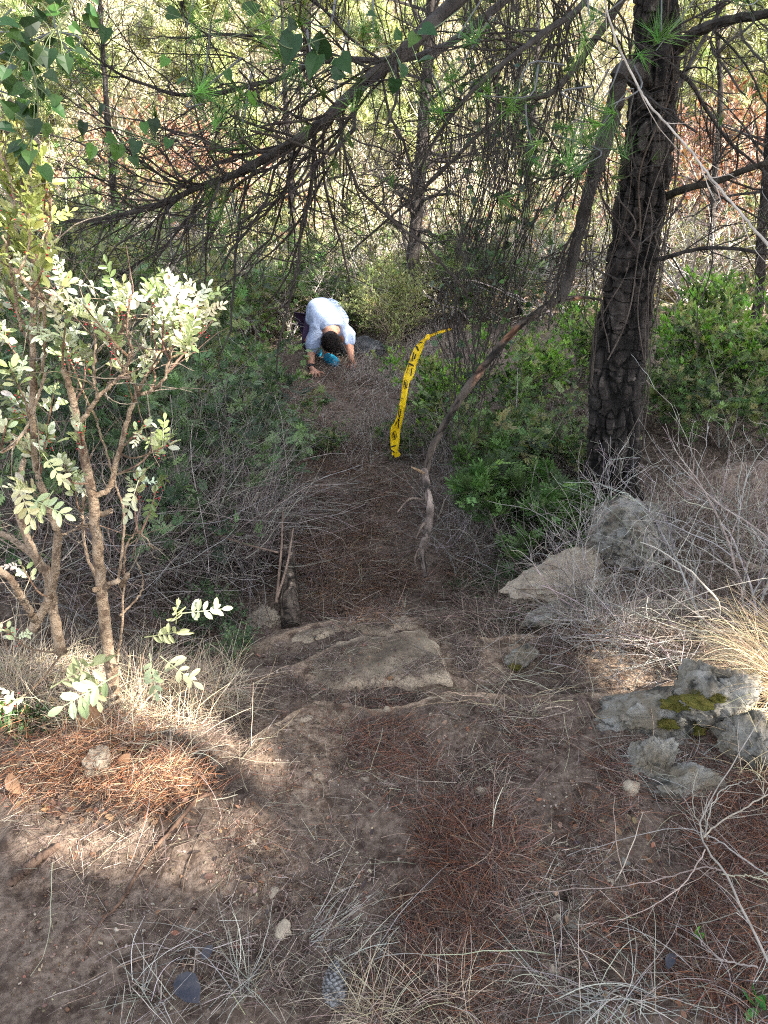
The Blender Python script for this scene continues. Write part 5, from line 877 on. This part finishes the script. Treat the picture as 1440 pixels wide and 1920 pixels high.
# hair: a cap of short dark strands over the back and crown of the head
Vh, Fh = ICO[5]; hc = np.array(q(620, 641, .12)); ax_ = norm(np.array(J['cr'][0])-np.array(J['nk'][0])); Vh = norm(Vh)*(1+.04*fbm(Vh*5, 3)[:, None])*.087; Vh = Vh+np.outer(Vh@ax_, ax_)*.22
low = (Vh@norm(np.array([-.35, .55, -.75]))); Vh = np.where((low > .035)[:, None], Vh*.72, Vh); a = Acc().add(Vh+hc, Fh); n = 2600; d = norm(rng.normal(size=(n, 3))); d = d[(d@norm(np.array([-.35, .55, -.75]))) < .3]
Ph = hc+d*.087+np.outer((d*.087)@ax_, ax_)*.22; Q = march(Ph, d*.12+ax_*.4+np.cross(d, ax_)*.5, U(.02, .035, len(Ph)), 4, .08); tube(a, Q, np.full(Q.shape[:2], .0011), 3); a.obj('hair', M['hair'], per, True)
wp = np.array(J['wl'][0]); wd = norm(np.array(J['el'][0])-wp); a = Acc(); tube(a, np.stack([wp-wd*.0, wp+wd*.012, wp+wd*.028]), np.array([.033, .036, .035]), 16, cap=True); a.obj('wristwatch', M['black'], per, True)

# ================================================================== yellow tape with black marks
yt = 4.72; Tx = lambda X: 710+np.asarray(X, float)/7.11; Ty = lambda Y: 600+np.asarray(Y, float)/7.11
st_ = [(975, 103, 980, 128), (920, 116, 925, 150), (860, 132, 868, 172), (800, 148, 806, 190), (760, 165, 766, 200), (700, 190, 708, 222), (650, 214, 668, 245), (622, 232, 648, 262), (570, 268, 622, 285), (525, 308, 612, 315), (470, 380, 590, 385), (432, 470, 548, 480), (405, 545, 505, 595), (385, 605, 498, 620), (362, 665, 490, 680), (335, 740, 455, 772), (318, 840, 405, 848), (305, 960, 388, 965), (285, 1080, 368, 1085), (262, 1190, 350, 1192), (242, 1290, 330, 1294), (205, 1370, 312, 1374), (165, 1430, 298, 1436), (154, 1490, 287, 1500), (155, 1600, 282, 1600), (160, 1690, 270, 1690), (175, 1765, 262, 1752), (178, 1800, 290, 1790), (215, 1838, 285, 1815)]
s4 = np.array(st_, float); nS = 120; s4 = np.stack([np.interp(np.linspace(0, len(s4)-1, nS), np.arange(len(s4)), s4[:, i]) for i in range(4)], -1); k = 7
def ydep(X, Y): return yt+.025*np.sin(np.asarray(Y)/210.)+.008*np.sin(np.asarray(X)/30.+np.asarray(Y)/60.)
u = np.linspace(0, 1, k)[None]; TX = s4[:, :1]*(1-u)+s4[:, 2:3]*u; TY = s4[:, 1:2]*(1-u)+s4[:, 3:]*u; Vt = PY(Tx(TX), Ty(TY), ydep(TX, TY)+.006*np.sin(u*6.28)).reshape(-1, 3); Vb = Vt+[0, .0012, 0]
i_, j_ = np.meshgrid(np.arange(nS-1), np.arange(k-1), indexing='ij'); f0 = (i_*k+j_).ravel(); Fq = np.stack([f0, f0+1, f0+k+1, f0+k], -1)
tp_ = thing('barrier_tape', 'yellow plastic barrier tape with black lettering hanging from a twig beside the path', 'barrier tape', PY(740., 857., yt)); a = Acc(); a.add(Vt, Fq).add(Vb, Fq[:, ::-1])
n_ = nS*k; eL = np.arange(nS-1)*k; a.F.append(np.stack([eL, eL+k, eL+k+n_, eL+n_], -1)); a.m.append(np.zeros(nS-1, np.int32)); eR = eL+k-1; a.F.append(np.stack([eR, eR+n_, eR+k+n_, eR+k], -1)); a.m.append(np.zeros(nS-1, np.int32)); a.obj('tape_strip', M['tape'], tp_, True)
kn = PY(float(Tx(650.)), float(Ty(228.)), yt); a = Acc(); tt_ = np.linspace(0, 6.28*2.6, 44); e_ = np.stack([.009*np.cos(tt_)+.004*np.sin(tt_*.4), .010*np.sin(tt_)-.006, .012*np.sin(tt_+.6)+.003*np.cos(tt_*1.7)], -1); tube(a, kn+e_, np.full(44, .0042), 6); a.obj('knot', M['tape'], tp_, True)
def marks(name, strokes):
    a = Acc()
    for x0, y0, x1, y1, wd in strokes:
        L = math.hypot(x1-x0, y1-y0); nx_, ny_ = -(y1-y0)/L*wd/2, (x1-x0)/L*wd/2; t = np.linspace(0, 1, 5); X = np.stack([x0+(x1-x0)*t+nx_, x0+(x1-x0)*t-nx_], -1); Y = np.stack([y0+(y1-y0)*t+ny_, y0+(y1-y0)*t-ny_], -1)
        V = PY(Tx(X), Ty(Y), ydep(X, Y)-.008).reshape(-1, 3); f = np.arange(4)*2; a.add(V, np.stack([f, f+2, f+3, f+1], -1))
    a.obj(name, M['ink'], tp_)
marks('lettering', [(530, 308, 588, 295, 12), (498, 348, 532, 412, 22), (466, 430, 442, 552, 16), (496, 455, 473, 522, 17), (414, 508, 421, 552, 9), (398, 576, 464, 610, 22), (404, 585, 372, 705, 9), (444, 640, 428, 745, 13), (283, 1038, 325, 1046, 9), (292, 1060, 300, 1085, 9), (298, 1140, 308, 1150, 9), (276, 1143, 261, 1258, 11), (297, 1188, 280, 1292, 11), (262, 1252, 285, 1308, 11), (278, 1308, 255, 1342, 11), (247, 1348, 219, 1412, 11), (271, 1333, 258, 1447, 14), (163, 1692, 230, 1672, 17), (168, 1732, 210, 1770, 15), (193, 1803, 210, 1832, 10)])
def em(cx, cy, rx, ry):
    t = np.linspace(0, 6.283, 15); s = [(cx+rx*math.cos(t[i])-.12*ry*math.sin(t[i])*.6, cy+ry*math.sin(t[i]), cx+rx*math.cos(t[i+1])-.12*ry*math.sin(t[i+1])*.6, cy+ry*math.sin(t[i+1]), 6) for i in range(14)]
    return s+[(cx-14, cy-ry*.7, cx+4, cy+ry*.75, 15), (cx+4, cy-ry*.5, cx+14, cy+ry*.3, 6), (cx-6, cy+ry*.1, cx+14, cy+ry*.8, 6)]
marks('emblem', em(358, 858, 24, 62)); marks('emblem', em(210, 1540, 28, 56))
a = Acc(); c_, r_ = curveR([(890, 700, 4.4, .006), (875, 640, 4.5, .0055), (862, 620, 4.6, .005), (843, 614, 4.70, .0045), (815, 622, 4.73, .0025), (800, 632, 4.73, .0025), (820, 650, 4.7, .002), (838, 690, 4.6, .0015)], 30); tube(a, c_, r_, 6, (1.6, 1.4, 1.2)); tag(a.obj('twig', M['bark']), 'thin curved twig that the yellow tape hangs from', 'twig')

# ================================================================== unseen pines added uphill to the right, crowns shaped to shade the path
LITV = []
def litv(px, py, yy, r): LITV.append((PY(float(px), float(py), yy), r))
for v in [(60, 330, Ys-.1, .30), (40, 500, Ys-.1, .28), (160, 560, Ys-.1, .17), (310, 560, Ys-.1, .16), (380, 590, Ys-.1, .10), (60, 620, Ys-.1, .2), (180, 660, Ys-.1, .17), (300, 680, Ys-.1, .10), (60, 830, Ys-.15, .17), (180, 830, Ys-.1, .11), (240, 800, Ys-.05, .07), (120, 900, Ys-.1, .10), (215, 1150, Ys, .05), (110, 1250, Ys-.2, .16), (230, 1270, Ys-.15, .16), (20, 1230, Ys, .18), (320, 1190, Ys-.1, .10), (185, 1020, Ys, .03),
          (100, 1330, Ys-.1, .12), (250, 1390, Ys-.15, .12), (330, 1410, Ys-.2, .07), (1340, 1330, 1.9, .05), (1390, 1310, 1.95, .09), (1430, 1230, 2.1, .15), (1440, 1400, 1.8, .11), (1350, 1190, 2.2, .08)]: litv(*v)
for px, py, r in [(330, 1470, .12), (260, 1470, .14), (150, 1440, .12), (200, 1530, .06), (370, 1480, .06), (300, 1520, .07), (120, 1430, .08), (30, 1420, .08), (230, 1430, .12), (345, 1530, .05)]: LITV.append((G1(px, py)+[0, 0, .02], r))
LITV += [(q(625, 575, .5), .16), (q(635, 600, .38), .10), (q(655, 640, .2), .05), (PY(785., 300., 8.2), .25), (PY(780., 420., 8.2), .2), (PY(800., 120., 8.2), .25)]
LC_ = np.array([c for c, r in LITV]); LR_ = np.array([r for c, r in LITV])
N = 21000; A_ = np.stack([U(-3.0, 3.8, N), U(-1.6, 8.6, N), U(-.5, 2.6, N)], -1); t = U(8.5, 13.5, N); Q = A_+t[:, None]*SUN
dd = LC_[None]-Q[:, None]; al = np.einsum('nkj,j->nk', dd, SUN); dist = np.linalg.norm(dd-al[..., None]*SUN, axis=-1); keep = ~((dist < LR_[None]+.15) & (al < 0)).any(1)  # crown clumps left out wherever a sun patch should land
edge = sst(8.4, 7.2, A_[:, 1]+.8*f2(A_[:, 0], A_[:, 1], .8, 2, 3.)) > rng.random(N); Q = Q[keep & edge]
TRp = [(5.4, -6), (8.4, -4), (6.4, -2), (9.2, 0), (6.6, 2.0), (9.4, 3.8), (8.4, 5.8)]
ow = np.argmin(np.stack([np.hypot(Q[:, 0]-x_, Q[:, 1]-y_) for x_, y_ in TRp]), 0)
nm = ['first', 'a']; lbs = ['tall pine uphill to the right, nearest the boulders', 'tall pine uphill to the right behind the first one', 'tall pine uphill to the right of the dead bush', 'tall pine farther right beyond the dead bush', 'tall pine right of the vivid green bush', 'tall pine right of the path near its start', 'tall pine at the back right shading the crouching person']
for i, (x_, y_) in enumerate(TRp):
    Qi = Q[ow == i]; zb = H1(x_, y_)
    if len(Qi) < 20: continue
    t_ = thing('pine_tree', lbs[i], 'tree', (x_, y_, zb), 'pines shading the path'); zt_ = Qi[:, 2].max()+.3; Cv = resample(np.array([[x_, y_, zb-.3], [x_+.1, y_, zb+(zt_-zb)*.4], [x_, y_+.1, zt_]]), 60); Rd = np.linspace(.17, .03, 60); a = Acc(); trunkgeo(a, Cv, Rd, 30, .02, seed=i); a.obj('trunk', M['bark'], t_)
    sel = Qi[rng.choice(len(Qi), min(70, len(Qi)), False)]; a = Acc(); z0 = np.clip(sel[:, 2]-np.hypot(sel[:, 0]-x_, sel[:, 1]-y_)*.5, zb+2, zt_-.3); ii_ = np.clip(((z0-zb)/(zt_-zb)*59).astype(int), 0, 59)
    Bc = np.stack([Cv[ii_]*(1-u_)+sel*u_+np.array([0, 0, .12])*math.sin(u_*3.14) for u_ in np.linspace(0, 1, 9)], 1); tube(a, Bc, np.linspace(.03, .006, 9)[None]*np.ones((len(sel), 1)), 5)
    # twigs join every foliage clump to its nearest branch
    pts = Bc.reshape(-1, 3); nn = np.array([np.argmin(((pts-p_)**2).sum(1)) for p_ in Qi]); Tw = np.stack([pts[nn], (pts[nn]+Qi)/2+.03, Qi], 1); tube(a, Tw, np.array([[.005, .004, .003]])*np.ones((len(Qi), 1)), 3); a.obj('branches', M['bark'], t_)
    b = Acc(); inst(b, *TUFTW, Qi, frames(rng.normal(size=Qi.shape)+[0, 0, .5]), U(.13, .20, len(Qi)), colvar(len(Qi), [(.07, .12, .035), (.1, .15, .045)], .2)); inst(b, *TUFTW, Qi+.05*rng.normal(size=Qi.shape), frames(rng.normal(size=Qi.shape)), U(.12, .18, len(Qi)), colvar(len(Qi), [(.07, .12, .035), (.1, .15, .045)], .2)); b.obj('crown', M['needle'], t_)
